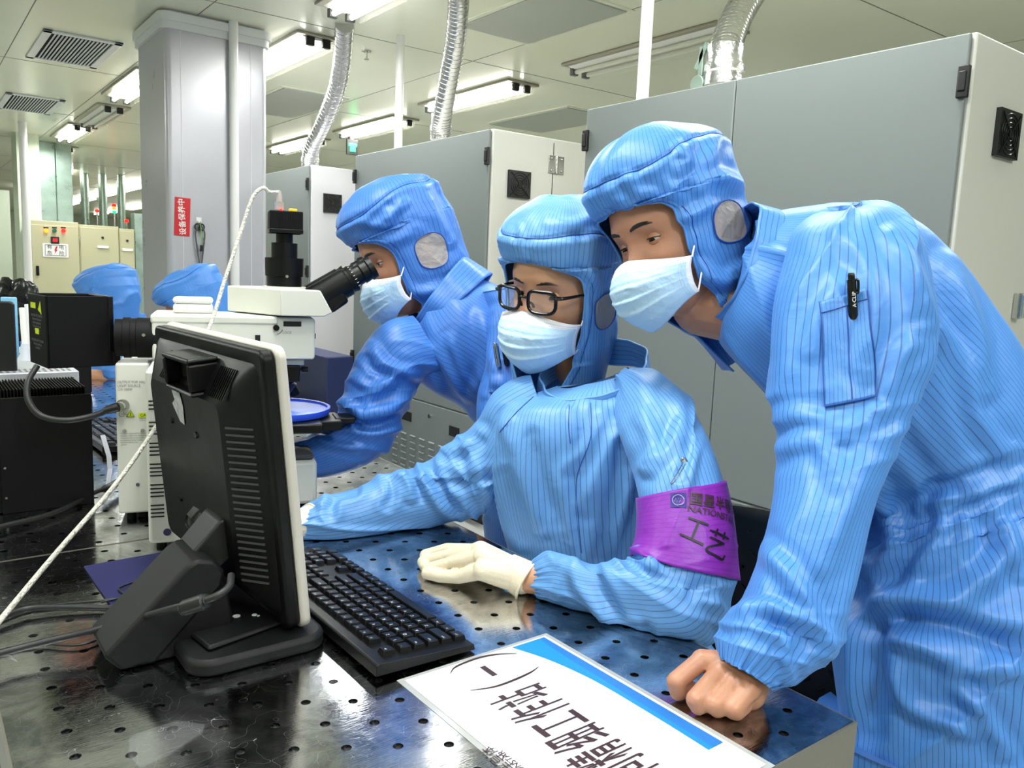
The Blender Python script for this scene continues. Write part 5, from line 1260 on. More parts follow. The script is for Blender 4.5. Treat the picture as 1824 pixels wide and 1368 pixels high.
f_ = [[hp(*q) for q in ((1250, 1176, .915, .012), (1204, 1214, .897, .012), (1207, 1246, .902, .011), (1228, 1250, .915, .010))],
      [hp(*q) for q in ((1284, 1196, .900, .012), (1239, 1246, .870, .012), (1243, 1272, .874, .011), (1262, 1268, .890, .010))],
      [hp(*q) for q in ((1309, 1214, .888, .012), (1273, 1256, .866, .012), (1277, 1276, .870, .011), (1296, 1270, .884, .010))],
      [hp(*q) for q in ((1333, 1230, .878, .011), (1306, 1263, .864, .011), (1310, 1280, .868, .010), (1325, 1270, .880, .009))]]
wrR = pt(1345, 1195, .905)
hand = [(f, [.0112, .0108, .0100, .0082]) for f in f_]+[([wrR, f[0]], [.021, .0125]) for f in f_]+[([wrR, hp(1335, 1235, .895, .015)], [.022, .018]), ([hp(1345, 1225, .905, .014), hp(1310, 1245, .91, .011), hp(1275, 1245, .915, .010)], [.015, .012, .010])]
shL = pt(1515, 440, 1.10); elL = pt(1475, 820, 1.0)
def neck(HM, to, rr=(.052, .056)):
    a = HM @ Vector((-.02, 0, -.05)); b = HM @ Vector((-.028, 0, -.12)); return ([tuple(a), tuple(b), to], [rr[0], rr[0], rr[1]])
body(R_, HR, [neck(HR, pt(1370, 560, 1.24)), ([pt(1370, 560, 1.24), pt(1560, 660, 1.25), pt(1720, 830, 1.30)], [.06, .09, .09]), ([pt(1400, 560, 1.24), shL, elL, wrR], [.05, .045, .036, .023]), ([pt(1462, 530, 1.37), pt(1452, 640, 1.40), pt(1456, 840, 1.38), pt(1560, 955, 1.357)], [.03, .03, .026, .020])]+hand, m_skin2)
sleeve = loft([(1495, 372, 1530, 365, 1.13, .02), (1455, 378, 1568, 366, 1.12, .055), (1418, 410, 1606, 392, 1.105, .075), (1402, 460, 1632, 430, 1.09, .085), (1384, 530, 1650, 500, 1.07, .088), (1376, 610, 1660, 590, 1.055, .085), (1376, 690, 1632, 690, 1.04, .080), (1383, 790, 1593, 800, 1.01, .074), (1378, 885, 1553, 888, .98, .068), (1358, 970, 1526, 975, .955, .062), (1330, 1055, 1500, 1075, .932, .056), (1292, 1100, 1490, 1150, .918, .054), (1280, 1135, 1430, 1205, .908, .045), (1284, 1160, 1382, 1224, .902, .034), (1288, 1168, 1374, 1226, .899, .031)],
    N=210, M=150, noise=(.008, 6, 9), seed=2, cuff=(.0035, .022, 26), bunch=[(.50, .06, .004, .04, .5), (.93, .05, .004, .028, .4)],
    folds=[([(1500, 410), (1545, 480), (1555, 560), (1540, 650)], .014, .007), ([(1590, 420), (1630, 490), (1656, 570)], .012, .007), ([(1380, 748), (1430, 740), (1500, 765), (1560, 740)], .012, .006), ([(1380, 800), (1440, 780), (1470, 805), (1490, 850)], .012, .007),
           ([(1359, 979), (1408, 1028), (1450, 1105), (1478, 1160)], .011, .009), ([(1352, 1092), (1412, 1122), (1460, 1145)], .008, -.008), ([(1394, 1130), (1401, 1180), (1406, 1208)], .007, .007), ([(1300, 1105), (1340, 1085), (1390, 1090), (1430, 1120)], .010, .007), ([(1440, 620), (1460, 560), (1500, 500)], .012, .005), ([(1640, 600), (1600, 640), (1575, 720)], .012, .005), ([(1530, 820), (1500, 920), (1470, 1000)], .014, .004)])
torso = loft([(1300, 560, 1345, 400, 1.25, .075), (1290, 600, 1385, 385, 1.24, .09), (1318, 655, 1460, 380, 1.23, .11), (1375, 725, 1580, 378, 1.235, .125), (1450, 815, 1690, 455, 1.25, .13), (1492, 880, 1778, 580, 1.27, .135), (1530, 912, 1842, 700, 1.285, .135), (1556, 925, 1872, 790, 1.29, .132), (1548, 950, 1885, 850, 1.29, .130), (1532, 985, 1905, 925, 1.285, .14), (1520, 1050, 1925, 1025, 1.275, .15), (1502, 1130, 1930, 1125, 1.265, .155), (1498, 1220, 1920, 1225, 1.26, .155), (1508, 1320, 1905, 1330, 1.26, .15), (1520, 1420, 1890, 1430, 1.26, .14)],
    N=260, M=190, noise=(.014, 6, 7), seed=5, bunch=[(.58, .03, .006, .03, 1.5)],
    folds=[([(1690, 470), (1735, 580), (1755, 690)], .016, .009), ([(1650, 560), (1710, 640), (1745, 750), (1795, 815)], .014, .009), ([(1655, 872), (1720, 850), (1812, 818)], .010, -.007), ([(1640, 905), (1720, 885), (1824, 850)], .010, .008),
           ([(1570, 1112), (1630, 1098), (1700, 1120), (1824, 1158)], .018, -.020), ([(1552, 1082), (1605, 1066), (1675, 1075), (1750, 1030), (1810, 960)], .020, .014), ([(1580, 1180), (1622, 1256), (1700, 1293), (1735, 1305)], .013, .012), ([(1590, 1130), (1660, 1160), (1720, 1195), (1780, 1190)], .014, .012), ([(1690, 1210), (1745, 1267), (1790, 1340)], .012, .010),
           ([(1680, 885), (1670, 960), (1620, 1030)], .012, .009), ([(1720, 890), (1760, 960), (1745, 1000)], .012, -.006), ([(1515, 1040), (1540, 1100), (1560, 1180), (1550, 1300)], .020, -.016), ([(1600, 760), (1660, 850)], .014, -.008), ([(1565, 880), (1590, 960), (1560, 1030)], .014, .010), ([(1780, 900), (1800, 980), (1824, 1020)], .012, .009)])
sleeve2 = loft([(1420, 520, 1500, 480, 1.37, .06), (1405, 620, 1500, 600, 1.40, .06), (1405, 730, 1495, 720, 1.40, .055), (1412, 840, 1500, 830, 1.38, .052), (1445, 925, 1525, 880, 1.37, .05), (1510, 975, 1560, 915, 1.36, .045), (1548, 990, 1585, 935, 1.355, .035)], N=90, M=80, seed=8, noise=(.006, 7, 9), cuff=(.003, .02, 20))
def leg_loft(x, y, r0, z0=.62, r1=.075, seed=1):
    N, M = 70, 60; A = np.linspace(0, 2*math.pi, M, endpoint=False); z = np.linspace(z0, .06, N)[:, None]*np.ones((1, M)); r = interp(z, [.06, .12, .35, z0], [r1*.95, r1, r0*.82, r0])
    Q = np.stack([np.cos(A)[None]*1.2+0*z, np.sin(A)[None]*1.2+0*z, z*7+seed], -1); r = r+.010*(ridged(Q)-.4)
    return np.stack([x+r*np.cos(A)[None], y+r*np.sin(A)[None], z], -1), np.repeat((A*.1)[None], N, 0), z
hipc = at(1700, 1368, 1.26)
parts = [torso, sleeve, sleeve2, leg_loft(hipc[0]-.05, hipc[1]+.07, .125, hipc[2]+.05, .08, 2), leg_loft(hipc[0]+.04, hipc[1]-.09, .125, hipc[2]+.05, .08, 5)]
gar = garment(R_, parts, m_gown)
for k, (dx, dy) in enumerate(((-.05, .07), (.04, -.09))):
    MB().sphere((hipc[0]+dx-.04, hipc[1]+dy, .045), .05, 20, 12, (2.3, .95, .9)).build('shoe', m_white, R_, world=True)
upn = Vector(at(1365, 400, 1.24))-Vector(at(1530, 560, 1.24))
collar(R_, at(1346, 482, 1.24), Vector(AR*-.88+AU*.40-AF*.08), Vector(AR*-.42+AU*-.9), .090, .086, .060, m_gown)
# sleeve pocket, waistband and pens
def patch_on(G, corners, n1, n2, off, mt, name, parent, par_uv=True):
    """cloth patch lying on surface grid G, corners in the photo's frame (tl, tr, br, bl)"""
    x, y, z = project(G); n = grid_normals(G); C = G.mean(axis=1, keepdims=True)
    if np.mean(np.sum(n*(G-C), axis=2)) < 0: n = -n
    v = G-np.array([0, 0, CZ]); fac = np.sum(n*v, axis=2) < 0; X = np.where(fac, x, 1e6).ravel(); Y = y.ravel(); Gf = G.reshape(-1, 3); nf = n.reshape(-1, 3); out = np.zeros((n1, n2, 3)); c = np.array(corners, float)
    for j in range(n1):
        for i in range(n2):
            s, t = i/(n2-1), j/(n1-1); p = (c[0]*(1-s)+c[1]*s)*(1-t)+(c[3]*(1-s)+c[2]*s)*t
            d = (X-p[0])**2+(Y-p[1])**2; k = np.argpartition(d, 6)[:6]; w = 1/(d[k]+1); w /= w.sum(); nn_ = (nf[k]*w[:, None]).sum(0); q = (Gf[k]*w[:, None]).sum(0)
            # put the point on the viewing ray at the surface depth
            dep = (q-np.array([0, 0, CZ]))@AF; out[j, i] = at(p[0], p[1], dep)+nn_*off
    U = np.repeat((np.arange(n2)/(n2-1)*.095)[None], n1, 0); V = np.repeat((np.arange(n1)/(n1-1)*.17)[:, None], n2, 1); cl = Cloth(); cl.add(out, U, V, closed=False); o = cl.build(name, mt, parent)
    s_ = o.modifiers.new('solid', 'SOLIDIFY'); s_.thickness = .002; s_.offset = 0; return o, out
pk, PG = patch_on(sleeve[0], [(1461, 540), (1545, 514), (1560, 707), (1468, 726)], 40, 22, .003, m_gown, 'sleeve_pocket', gar)
for line in ([PG[j, 0] for j in range(0, 40, 2)]+[PG[39, i] for i in range(0, 22, 2)]+[PG[j, 21] for j in range(39, -1, -2)], [PG[4, i] for i in range(22)], [PG[j, 11] for j in range(4, 40, 2)]):
    MB().tube([Vector(p)-Vector(AF)*.0016 for p in line], .0007, 5).build('stitching', m_seam, pk, world=True)
def pen(lb, a, b, d, m, clip=True, txt=None):
    t = thing('pen', lb, 'pen', at(*a, d)); p, q = Vector(at(*a, d)), Vector(at(*b, d+.004)); L = (q-p).length
    MB().lathe(p, q, [(0, .0032), (.04, .0042), (.14, .0042), (.15, .0055), (.92, .0055), (1, .0035)], 18).build('barrel', m, t, world=True)
    if clip:
        s = Vector(AR)*.006-Vector(AF)*.003; e = p.lerp(q, .42)
        MB().tube([p.lerp(q, .16)+s*.5, p.lerp(q, .17)+s*1.1, e+s*1.0, e+s*.6], .0018, 6).build('clip', m, t, world=True)
    if txt:
        vs, fs = text_mesh(txt, .0065); ax = (q-p).normalized(); M = plane_frame(p.lerp(q, .58)-Vector(AF)*.0058, -ax, Vector(AR)*-1); 
        MB(M).add(vs, fs).build('lettering', m_white, t, world=True, smooth=False)
    return t
dpk = float((PG[6, 12]-np.array([0, 0, CZ]))@AF)-.006
pen('black retractable pen with white lettering in the sleeve pocket of the leaning person', (1516, 486), (1520, 569), dpk, m_blk2, True, 'A·CLIP')
# ------------------------------------------------------------------ seated person in the middle
W_ = thing('person', 'seated person in light blue hooded coverall with glasses, purple armband and latex gloves', 'person', (1.02, .98, 0))
HW = head_frame(996, 512, 1.425, (-.60, -.24, .76), (.07, .97, .24))
PW = dict(HOOD); PW.update(rf=[.074, .072, .075, .084, .094, .100, .108, .110], cx=[-.008, -.006, -.004, 0, 0, 0, 0, 0], rb=[.086, .092, .112, .134, .142, .142, .140, .132], rs=[.084, .086, .090, .094, .098, .100, .104, .104], top=.158, win=(88, -.028, 13, .030))
hood(W_, HW, PW, m_gown2, seed=6, folds=[([(925, 400), (930, 440), (940, 480)], .005, .003), ([(1060, 420), (1050, 470), (1070, 520)], .012, .006), ([(980, 395), (1020, 400), (1060, 385)], .010, .004), ([(1100, 500), (1120, 560), (1110, 600)], .012, .006)])
face_parts(W_, HW, m_skin, gaze=(1, .15, -.35), open_=(14, -20), brow=.0008)
mask(W_, HW, drop=.008)
# glasses
gl = []
b = MB(HW); lens = []
for sg in (-1, 1):
    pts = []
    for q in np.linspace(0, 2*math.pi, 33):
        c, s = math.cos(q), math.sin(q); yy = sg*.0335+.0245*math.copysign(abs(c)**.5, c); zz = -.0065+.0185*math.copysign(abs(s)**.6, s)+(.002*abs(c)); pts.append((.106-.9*(yy)**2*3.2, yy, zz))
    b.tube(pts, .0031, 8, smooth=False); lens.append(pts)
b.tube([(.1045, -.0095, -.002), (.109, -.004, .001), (.109, .004, .001), (.1045, .0095, -.002)], .0022, 8)
fr_ = b.build('glasses_frame', m_blk2, W_, world=True)
for pts in lens:
    c = sum((Vector(p) for p in pts[:-1]), Vector())/32; MB(HW).add([tuple(c)]+pts[:-1], [(0, 1+i, 1+(i+1) % 32) for i in range(32)]).build('lens', mat('lens_clear', (.97, .98, 1), .03, alpha=.10, spec=.8), fr_, world=True)
for sg in (-1, 1): MB(HW).tube([(.097, sg*.0575, .003), (.090, sg*.069, .004), (.055, sg*.0775, .004), (.0, sg*.079, 0)], lambda t: .0034-.0012*t, 8).build('temple', m_blk2, fr_, world=True); MB(HW).tube([(.103, sg*.010, -.008), (.097, sg*.0115, -.012), (.094, sg*.0125, -.018)], .0022, 8).build('nose_pad', m_blk2, fr_, world=True)
wrL = hp(928, 1033, 1.185, .024)
gf = [[hp(850, 984, 1.240, .015), hp(797, 979, 1.284, .012), hp(758, 994, 1.298, .011), hp(757, 1020, 1.278, .010)],
      [hp(856, 982, 1.218, .015), hp(798, 990, 1.252, .012), hp(754, 1008, 1.268, .011), hp(756, 1030, 1.256, .010)],
      [hp(860, 992, 1.195, .015), hp(803, 1004, 1.226, .012), hp(762, 1018, 1.238, .011), hp(764, 1030, 1.238, .010)],
      [hp(860, 1016, 1.178, .014), hp(818, 1027, 1.198, .012), hp(784, 1030, 1.212, .011), hp(760, 1030, 1.224, .010)]]
def ghand(F, w, th, k=0.):
    return [(f, [.0122+k, .0093+k, .0085+k, .0075+k]) for f in F]+[([w, f[0]], [.023+k, .0145+k]) for f in F]+[(th, [.015+k, .011+k, .009+k])]
th1 = [hp(885, 1020, 1.215, .015), hp(840, 1035, 1.25, .012), hp(795, 1030, 1.27, .010)]
wrR2 = hp(548, 937, 1.40, .024)
gf2 = [[hp(440, 955, 1.345, .014), hp(380, 950, 1.30, .012), hp(342, 962, 1.28, .011), hp(322, 984, 1.265, .011)],
       [hp(440, 965, 1.325, .014), hp(390, 962, 1.285, .012), hp(355, 975, 1.262, .011), hp(340, 996, 1.25, .011)],
       [hp(442, 975, 1.31, .013), hp(402, 975, 1.275, .012), hp(372, 985, 1.255, .011), hp(362, 1000, 1.245, .010)],
       [hp(445, 985, 1.30, .012), hp(415, 988, 1.27, .011), hp(395, 995, 1.25, .010), hp(388, 1006, 1.245, .009)]]
th2 = [hp(480, 960, 1.38, .014), hp(430, 958, 1.375, .012), hp(400, 965, 1.36, .010)]
shW = pt(1150, 745, 1.27); elW = pt(1235, 1050, 1.095); shW2 = pt(925, 780, 1.42); elW2 = pt(810, 865, 1.49)
body(W_, HW, [neck(HW, pt(1046, 712, 1.43), (.038, .030)), ([pt(1056, 790, 1.46), pt(1055, 850, 1.44), (1.04, .98, .60)], [.04, .07, .08]), ([pt(1060, 740, 1.38), shW, elW, wrL], [.03, .03, .028, .022]), ([pt(1030, 760, 1.40), shW2, elW2, wrR2], [.03, .03, .028, .022])]+ghand(gf, wrL, th1, -.002)+ghand(gf2, wrR2, th2, -.002), m_skin)
cufL, cufR = hp(915, 1031, 1.19, .025), hp(536, 940, 1.39, .025)
for F, w, th, cf in ((gf, wrL, th1, 0), (gf2, wrR2, th2, 1)):
    g_ = blob('glove', ghand(F, w, th, .0014), m_glove, W_, .0016, 2)
    _dir = (Vector(w)-(Vector(F[1][0])+Vector(F[2][0]))/2).normalized(); x0, x1 = Vector(w)-_dir*.012, Vector(w)+_dir*.010
    MB().lathe(x0-(x1-x0)*.6, x1, [(0, .0245), (.5, .0268), (.9, .0285), (1, .0295)], 36, cap=False).build('glove_cuff', m_glove, g_, world=True)
    fx, fy, fz = frame(x1-x0); MB().tube([x1+(fx*math.cos(a)+fy*math.sin(a))*.0295 for a in [i*math.pi/12 for i in range(25)]], .0020, 8, smooth=False).build('rolled_edge', m_glove, g_, world=True)
wt = loft([(990, 696, 1132, 660, 1.405, .052), (958, 706, 1156, 668, 1.40, .066), (920, 718, 1185, 686, 1.39, .080), (890, 738, 1208, 716, 1.38, .096), (880, 780, 1225, 775, 1.38, .11), (882, 850, 1228, 850, 1.39, .115), (893, 915, 1220, 920, 1.405, .115), (908, 970, 1212, 980, 1.42, .115), (925, 1030, 1205, 1040, 1.44, .115), (930, 1110, 1210, 1120, 1.47, .12), (925, 1190, 1220, 1210, 1.50, .125), (930, 1260, 1225, 1290, 1.53, .125)],
    N=230, M=180, noise=(.010, 6, 8), seed=12,
    folds=[([(1012, 735), (1016, 800), (1000, 850), (1015, 920), (1022, 990)], .010, .0055), ([(1034, 720), (1040, 800), (1024, 850), (1030, 930), (1035, 990)], .004, -.003), ([(1100, 760), (1065, 830), (1040, 900)], .012, .007), ([(1110, 800), (1090, 880), (1065, 990)], .013, -.009), ([(905, 760), (930, 840), (965, 940)], .014, .007), ([(950, 780), (965, 860), (985, 930)], .012, -.005), ([(1075, 740), (1050, 790), (1020, 830)], .010, .006), ([(1125, 850), (1105, 930), (1090, 990)], .010, .007), ([(900, 850), (925, 930), (940, 980)], .012, -.005)])
ws1 = loft([(945, 668, 990, 800, 1.40, .05), (912, 680, 935, 850, 1.415, .062), (880, 704, 893, 878, 1.435, .066), (845, 752, 872, 908, 1.455, .066), (802, 780, 848, 926, 1.475, .064), (752, 822, 790, 930, 1.485, .060), (700, 838, 730, 942, 1.475, .058), (640, 864, 668, 962, 1.45, .054), (590, 878, 605, 975, 1.425, .050), (556, 893, 566, 973, 1.41, .042), (538, 908, 545, 966, 1.398, .033), (534, 914, 540, 962, 1.394, .031)],
    N=190, M=130, noise=(.008, 7, 9), seed=21, cuff=(.003, .02, 24), bunch=[(.42, .05, .007, .035, .8)],
    folds=[([(745, 812), (748, 845), (775, 890), (800, 918)], .009, .009), ([(762, 806), (775, 850), (812, 905)], .009, -.009), ([(712, 834), (728, 862), (732, 885)], .009, .008), ([(790, 790), (815, 800), (850, 770)], .011, .008), ([(690, 842), (700, 880), (690, 900)], .009, -.006), ([(632, 874), (598, 884), (588, 915)], .009, -.008), ([(620, 868), (590, 875), (570, 895)], .008, .006), ([(840, 800), (850, 850), (870, 890)], .012, .008), ([(780, 850), (830, 860), (890, 850)], .012, -.008)])
ws2 = loft([(1085, 680, 1120, 655, 1.37, .03), (1085, 715, 1168, 657, 1.33, .060), (1092, 755, 1212, 695, 1.285, .072), (1108, 800, 1246, 745, 1.245, .075), (1125, 850, 1276, 812, 1.20, .072), (1140, 905, 1295, 880, 1.17, .070), (1140, 960, 1302, 955, 1.14, .068), (1125, 1000, 1300, 1060, 1.115, .064), (1090, 1000, 1262, 1142, 1.10, .060), (1058, 1003, 1180, 1138, 1.115, .056), (1018, 990, 1095, 1118, 1.14, .050), (975, 978, 1012, 1092, 1.165, .044), (950, 992, 965, 1075, 1.18, .034), (942, 1003, 952, 1066, 1.186, .030)],
    N=210, M=130, noise=(.0085, 7, 9), seed=31, cuff=(.003, .02, 24), bunch=[(.62, .05, .006, .035, .8)],
    folds=[([(1103, 992), (1140, 982), (1165, 1010), (1215, 1045)], .010, .009), ([(1050, 992), (1068, 1039), (1107, 1108), (1150, 1125)], .009, -.009), ([(1012, 990), (1033, 1046), (1080, 1095), (1130, 1118)], .010, .009), ([(1180, 1020), (1215, 1045), (1262, 1050)], .010, -.008), ([(1258, 1060), (1285, 1090), (1290, 1110)], .009, .008), ([(1215, 760), (1190, 800), (1150, 830)], .011, .007), ([(1232, 790), (1222, 820), (1212, 850)], .007, -.006), ([(1140, 740), (1160, 780), (1150, 830)], .012, .006), ([(985, 985), (1000, 1020), (990, 1060)], .009, .005), ([(1200, 700), (1215, 740), (1205, 780)], .012, .006)])
lgW = []
for (kx_, ky_, s_) in ((.74, .80, 3), (.72, 1.10, 9)):
    pass
def limb(P, r, seed, amp=.007, N=90, M=70):
    K = catmull(np.c_[np.array(P), np.array(r)], N); C = K[:, :3]; R = K[:, 3]; T = np.gradient(C, axis=0); T /= np.linalg.norm(T, axis=1, keepdims=True); x = np.cross(T, [0, 1, .01]); x /= np.linalg.norm(x, axis=1, keepdims=True); y = np.cross(T, x); A = np.linspace(0, 2*math.pi, M, endpoint=False)
    L = np.concatenate([[0], np.cumsum(np.linalg.norm(np.diff(C, axis=0), axis=1))]); Q = np.stack([np.cos(A)[None]+0*L[:, None], np.sin(A)[None]+0*L[:, None], L[:, None]*8+seed+0*A[None]], -1); rr_ = R[:, None]+amp*(ridged(Q)-.4)
    return C[:, None]+(x[:, None]*np.cos(A)[None, :, None]+y[:, None]*np.sin(A)[None, :, None])*rr_[..., None], np.repeat((A*.09)[None], N, 0), np.repeat(L[:, None], M, 1)
lw = [limb([(1.06, .86, .56), (.86, .84, .58), (.66, .82, .57), (.60, .82, .50), (.62, .82, .30), (.64, .82, .09)], [.085, .085, .072, .068, .062, .055], 3), limb([(1.08, 1.06, .56), (.88, 1.06, .58), (.68, 1.06, .57), (.62, 1.06, .50), (.64, 1.06, .30), (.66, 1.06, .09)], [.085, .085, .072, .068, .062, .055], 7)]
def garmentW(root, parts, m):
    cl = Cloth()
    for k, (G, U, V) in enumerate(parts): cl.add(rest_on_table(G) if k < 3 else G, U, V, du=.31*k, cap0=True)
    return cl.build('coverall', m, root)
gw = garmentW(W_, [wt, ws1, ws2]+lw, m_gown2)
for y_ in (.82, 1.06): MB().sphere((.61, y_, .045), .05, 20, 12, (2.2, .95, .9)).build('shoe', m_white, W_, world=True)
collar(W_, at(1060, 682, 1.395), Vector(AR*-.16+AU*.90+AF*-.42), Vector(AR*-.6-AF*.7-AU*.3), .098, .092, .044, m_gown2)
# raglan seams and placket stitching, safety pin
def seam_on(G, pl, name, parent, r=.0007, off=.0006, m=m_seam):
    x, y, z = project(G); n = grid_normals(G); C = G.mean(axis=1, keepdims=True)
    if np.mean(np.sum(n*(G-C), axis=2)) < 0: n = -n
    v = G-np.array([0, 0, CZ]); X = np.where(np.sum(n*v, axis=2) < 0, x, 1e6).ravel(); Y = y.ravel(); Gf = G.reshape(-1, 3); nf = n.reshape(-1, 3); P = []
    for p in catmull(pl, len(pl)*8):
        d = (X-p[0])**2+(Y-p[1])**2; k = np.argpartition(d, 4)[:4]; w = 1/(d[k]+.5); w /= w.sum(); q = (Gf[k]*w[:, None]).sum(0); dep = (q-np.array([0, 0, CZ]))@AF; P.append(Vector(at(p[0], p[1], dep)+(nf[k]*w[:, None]).sum(0)*off))
    return MB().tube(P, r, 6, smooth=False).build(name, m, parent, world=True)
seam_on(wt[0], [(1098, 690), (1122, 730), (1125, 770)], 'raglan_seam', gw); seam_on(wt[0], [(958, 700), (920, 735), (890, 770)], 'raglan_seam', gw); seam_on(wt[0], [(1052, 718), (1052, 780), (1028, 850), (1030, 920), (1036, 985)], 'placket_seam', gw)
seam_on(wt[0], [(1014, 722), (1013, 760), (1016, 790)], 'placket_seam', gw)
# armband
_sx, _sy, _sz = project(ws2[0]); _m = _sy.mean(axis=1)
_j0 = int(np.argmin(np.abs(_m-872))); _j1 = int(np.argmin(np.abs(_m[:140]-1012))); Gb = ws2[0][_j0:_j1+1].copy()
for _ in range(30):
    Gb = (Gb+np.roll(Gb, 1, 1)+np.roll(Gb, -1, 1))/3; Gb[1:-1] = (Gb[:-2]+Gb[1:-1]+Gb[2:])/3
_o = grid_normals(ws2[0][_j0:_j1+1]); 
if np.mean(np.sum(_o*(Gb-Gb.mean(axis=1, keepdims=True)), axis=2)) < 0: _o = -_o
_c = Gb.mean(axis=1, keepdims=True); _d = Gb-_c; _r0 = np.linalg.norm(_d, axis=2, keepdims=True); _rs = np.linalg.norm(ws2[0][_j0:_j1+1]-_c, axis=2, keepdims=True)
ab = _c+_d/_r0*np.maximum(_r0+.006, _rs+.0035); Ua, Va = np.repeat(ws2[2][_j0:_j1+1, :1], ab.shape[1], 1), ws2[1][_j0:_j1+1]
cl = Cloth(); cl.add(ab, Ua, Va)
m_pur = gown_mat('armband_purple', (.52, .15, .66), .35)
arm_ = cl.build('armband', m_pur, W_, label='purple armband with black characters'); s_ = arm_.modifiers.new('solid', 'SOLIDIFY'); s_.thickness = .0018
_px, _py, _pz = project(ab); _n = grid_normals(ab)
if np.mean(np.sum(_n*(ab-ab.mean(axis=1, keepdims=True)), axis=2)) < 0: _n = -_n
_vis = np.sum(_n*(ab-np.array([0, 0, CZ])), axis=2) < 0
def on_band(ch, px, py, size, ang, sx=1., m=m_ink, bold=0., name='lettering', geo=None, off=.0012):
    """lettering laid on the curved band: anchor in the photo's frame, writing direction ang degrees below horizontal"""
    vs, fs = geo if geo else text_mesh(ch, size, sx, bold=bold)
    bm = bmesh.new(); bv = [bm.verts.new(v) for v in vs]
    for f in fs:
        try: bm.faces.new([bv[i] for i in f])
        except ValueError: pass
    bmesh.ops.subdivide_edges(bm, edges=[e for e in bm.edges if e.calc_length() > .006], cuts=2, use_grid_fill=False); bmesh.ops.triangulate(bm, faces=bm.faces); bm.verts.index_update()
    d = np.where(_vis, (_px-px)**2+(_py-py)**2, 1e9); j, i = np.unravel_index(np.argmin(d), d.shape)
    j = min(max(j, 1), ab.shape[0]-2); i2 = (i+1) % ab.shape[1]; eu = ab[j, i2]-ab[j, i-1]; lu = np.linalg.norm(eu)/2; ev = ab[j+1, i]-ab[j-1, i]; lv = np.linalg.norm(ev)/2
    sgn = 1 if project(ab[j, i2])[0] > project(ab[j, i-1])[0] else -1; a = math.radians(ang); out = []
    for v in bm.verts:
        x, y = v.co.x, v.co.y; uu = x*math.cos(a)+y*math.sin(a); vv = x*math.sin(a)-y*math.cos(a)   # right, down
        fi = i+sgn*uu/lu; fj = j+vv/lv; fj = min(max(fj, 0), ab.shape[0]-1.001); j0 = int(fj); g = fj-j0; i0 = int(math.floor(fi)); h_ = fi-i0; M_ = ab.shape[1]
        p = (ab[j0, i0 % M_]*(1-h_)+ab[j0, (i0+1) % M_]*h_)*(1-g)+(ab[j0+1, i0 % M_]*(1-h_)+ab[j0+1, (i0+1) % M_]*h_)*g
        out.append(tuple(p+_n[j0, i0 % M_]*off))
    fs2 = [tuple(v.index for v in f.verts) for f in bm.faces]; bm.free()
    o = MB().add(out, fs2).build(name, m, arm_, world=True, smooth=False); return o
m_nv = mat('logo_navy', (.16, .12, .50), .5)
sq = ([(-.0105, -.0105, 0), (.0105, -.0105, 0), (.0105, .0105, 0), (-.0105, .0105, 0)], [(0, 1, 2, 3)]); on_band('', 1210, 892, 1, 8, geo=sq, m=m_nv, name='logo_square', off=.0009)
cv = MB().tube([(.0075*math.cos(t), .0075*math.sin(t), 0) for t in [i*math.pi/14 for i in range(29)]], .0006, 4, smooth=False).tube([(-.005, -.003, 0), (-.003, .003, 0), (-.0012, -.003, 0), (.0008, .003, 0), (.0025, -.003, 0), (.0045, .003, 0)], .0006, 4, smooth=False)
on_band('', 1210, 892, 1, 8, geo=(cv.v, cv.f), m=mat('logo_lilac', (.62, .55, .80), .5), name='logo_emblem', off=.0018)
on_band('', 1226, 888, 1, 14, geo=text_mesh('国星半导体', .0185, 1.15, 'LEFT', .0004), m=m_ink, off=.0016)
on_band('', 1226, 906, 1, 16, geo=text_mesh('NATIONSTAR', .0115, 1.25, 'LEFT', .0002), m=m_ink, off=.0016)
on_band('工', 1236, 950, .040, 24, .95, m=m_blk, off=.0016); on_band('艺', 1276, 972, .042, 24, .95, m=m_blk, off=.0016)
q0 = at(1217, 822, 1.115); 
p0 = project(ws2[0]); 
def surf_depth(G, px, py):
    x, y, z = project(G); d = (x-px)**2+(y-py)**2; d = d.ravel(); k = np.argsort(d)[:60]; return float(z.ravel()[k].min())
ds = surf_depth(ws2[0], 1215, 840)-.010
b = MB().tube([at(1217, 823, ds), at(1208, 840, ds), at(1197, 858, ds-.003), at(1196, 863, ds-.004), at(1201, 858, ds-.004), at(1212, 842, ds), at(1221, 826, ds)], .0007, 6); b.build('safety_pin', m_chrome, arm_, world=True, label='steel safety pin')
MB().tube([at(1213, 822, ds), at(1218, 817, ds), at(1223, 823, ds)], .0022, 8).build('pin_cap', m_chrome, arm_, world=True)
# ------------------------------------------------------------------ person at the microscope
L_ = thing('person', 'person in deeper blue hooded coverall bending to look into the microscope', 'person', (1.15, 1.45, 0))
HL = head_frame(722, 452, 1.725, (-.86, -.40, .33), (-.34, .93, .12))
PL = dict(HOOD); PL.update(win=(103, -.020, 15, .034), rb=[.110, .098, .105, .115, .125, .132, .135, .128], top=.160)
hood(L_, HL, PL, m_gown3, seed=9, folds=[([(690, 380), (695, 400), (670, 410)], .010, .006), ([(640, 400), (680, 395), (720, 360)], .010, .005), ([(760, 340), (780, 390), (800, 430)], .012, .006), ([(700, 480), (740, 520), (800, 510)], .012, .006), ([(640, 430), (700, 430), (740, 410)], .012, .004)])
face_parts(L_, HL, m_skin2, gaze=(1, 0, -.15), open_=(10, -16), brow=.0015)
mask(L_, HL, drop=.004)
shl, ell, wrl = pt(745, 630, 1.70), pt(655, 765, 1.66), pt(520, 822, 1.62)
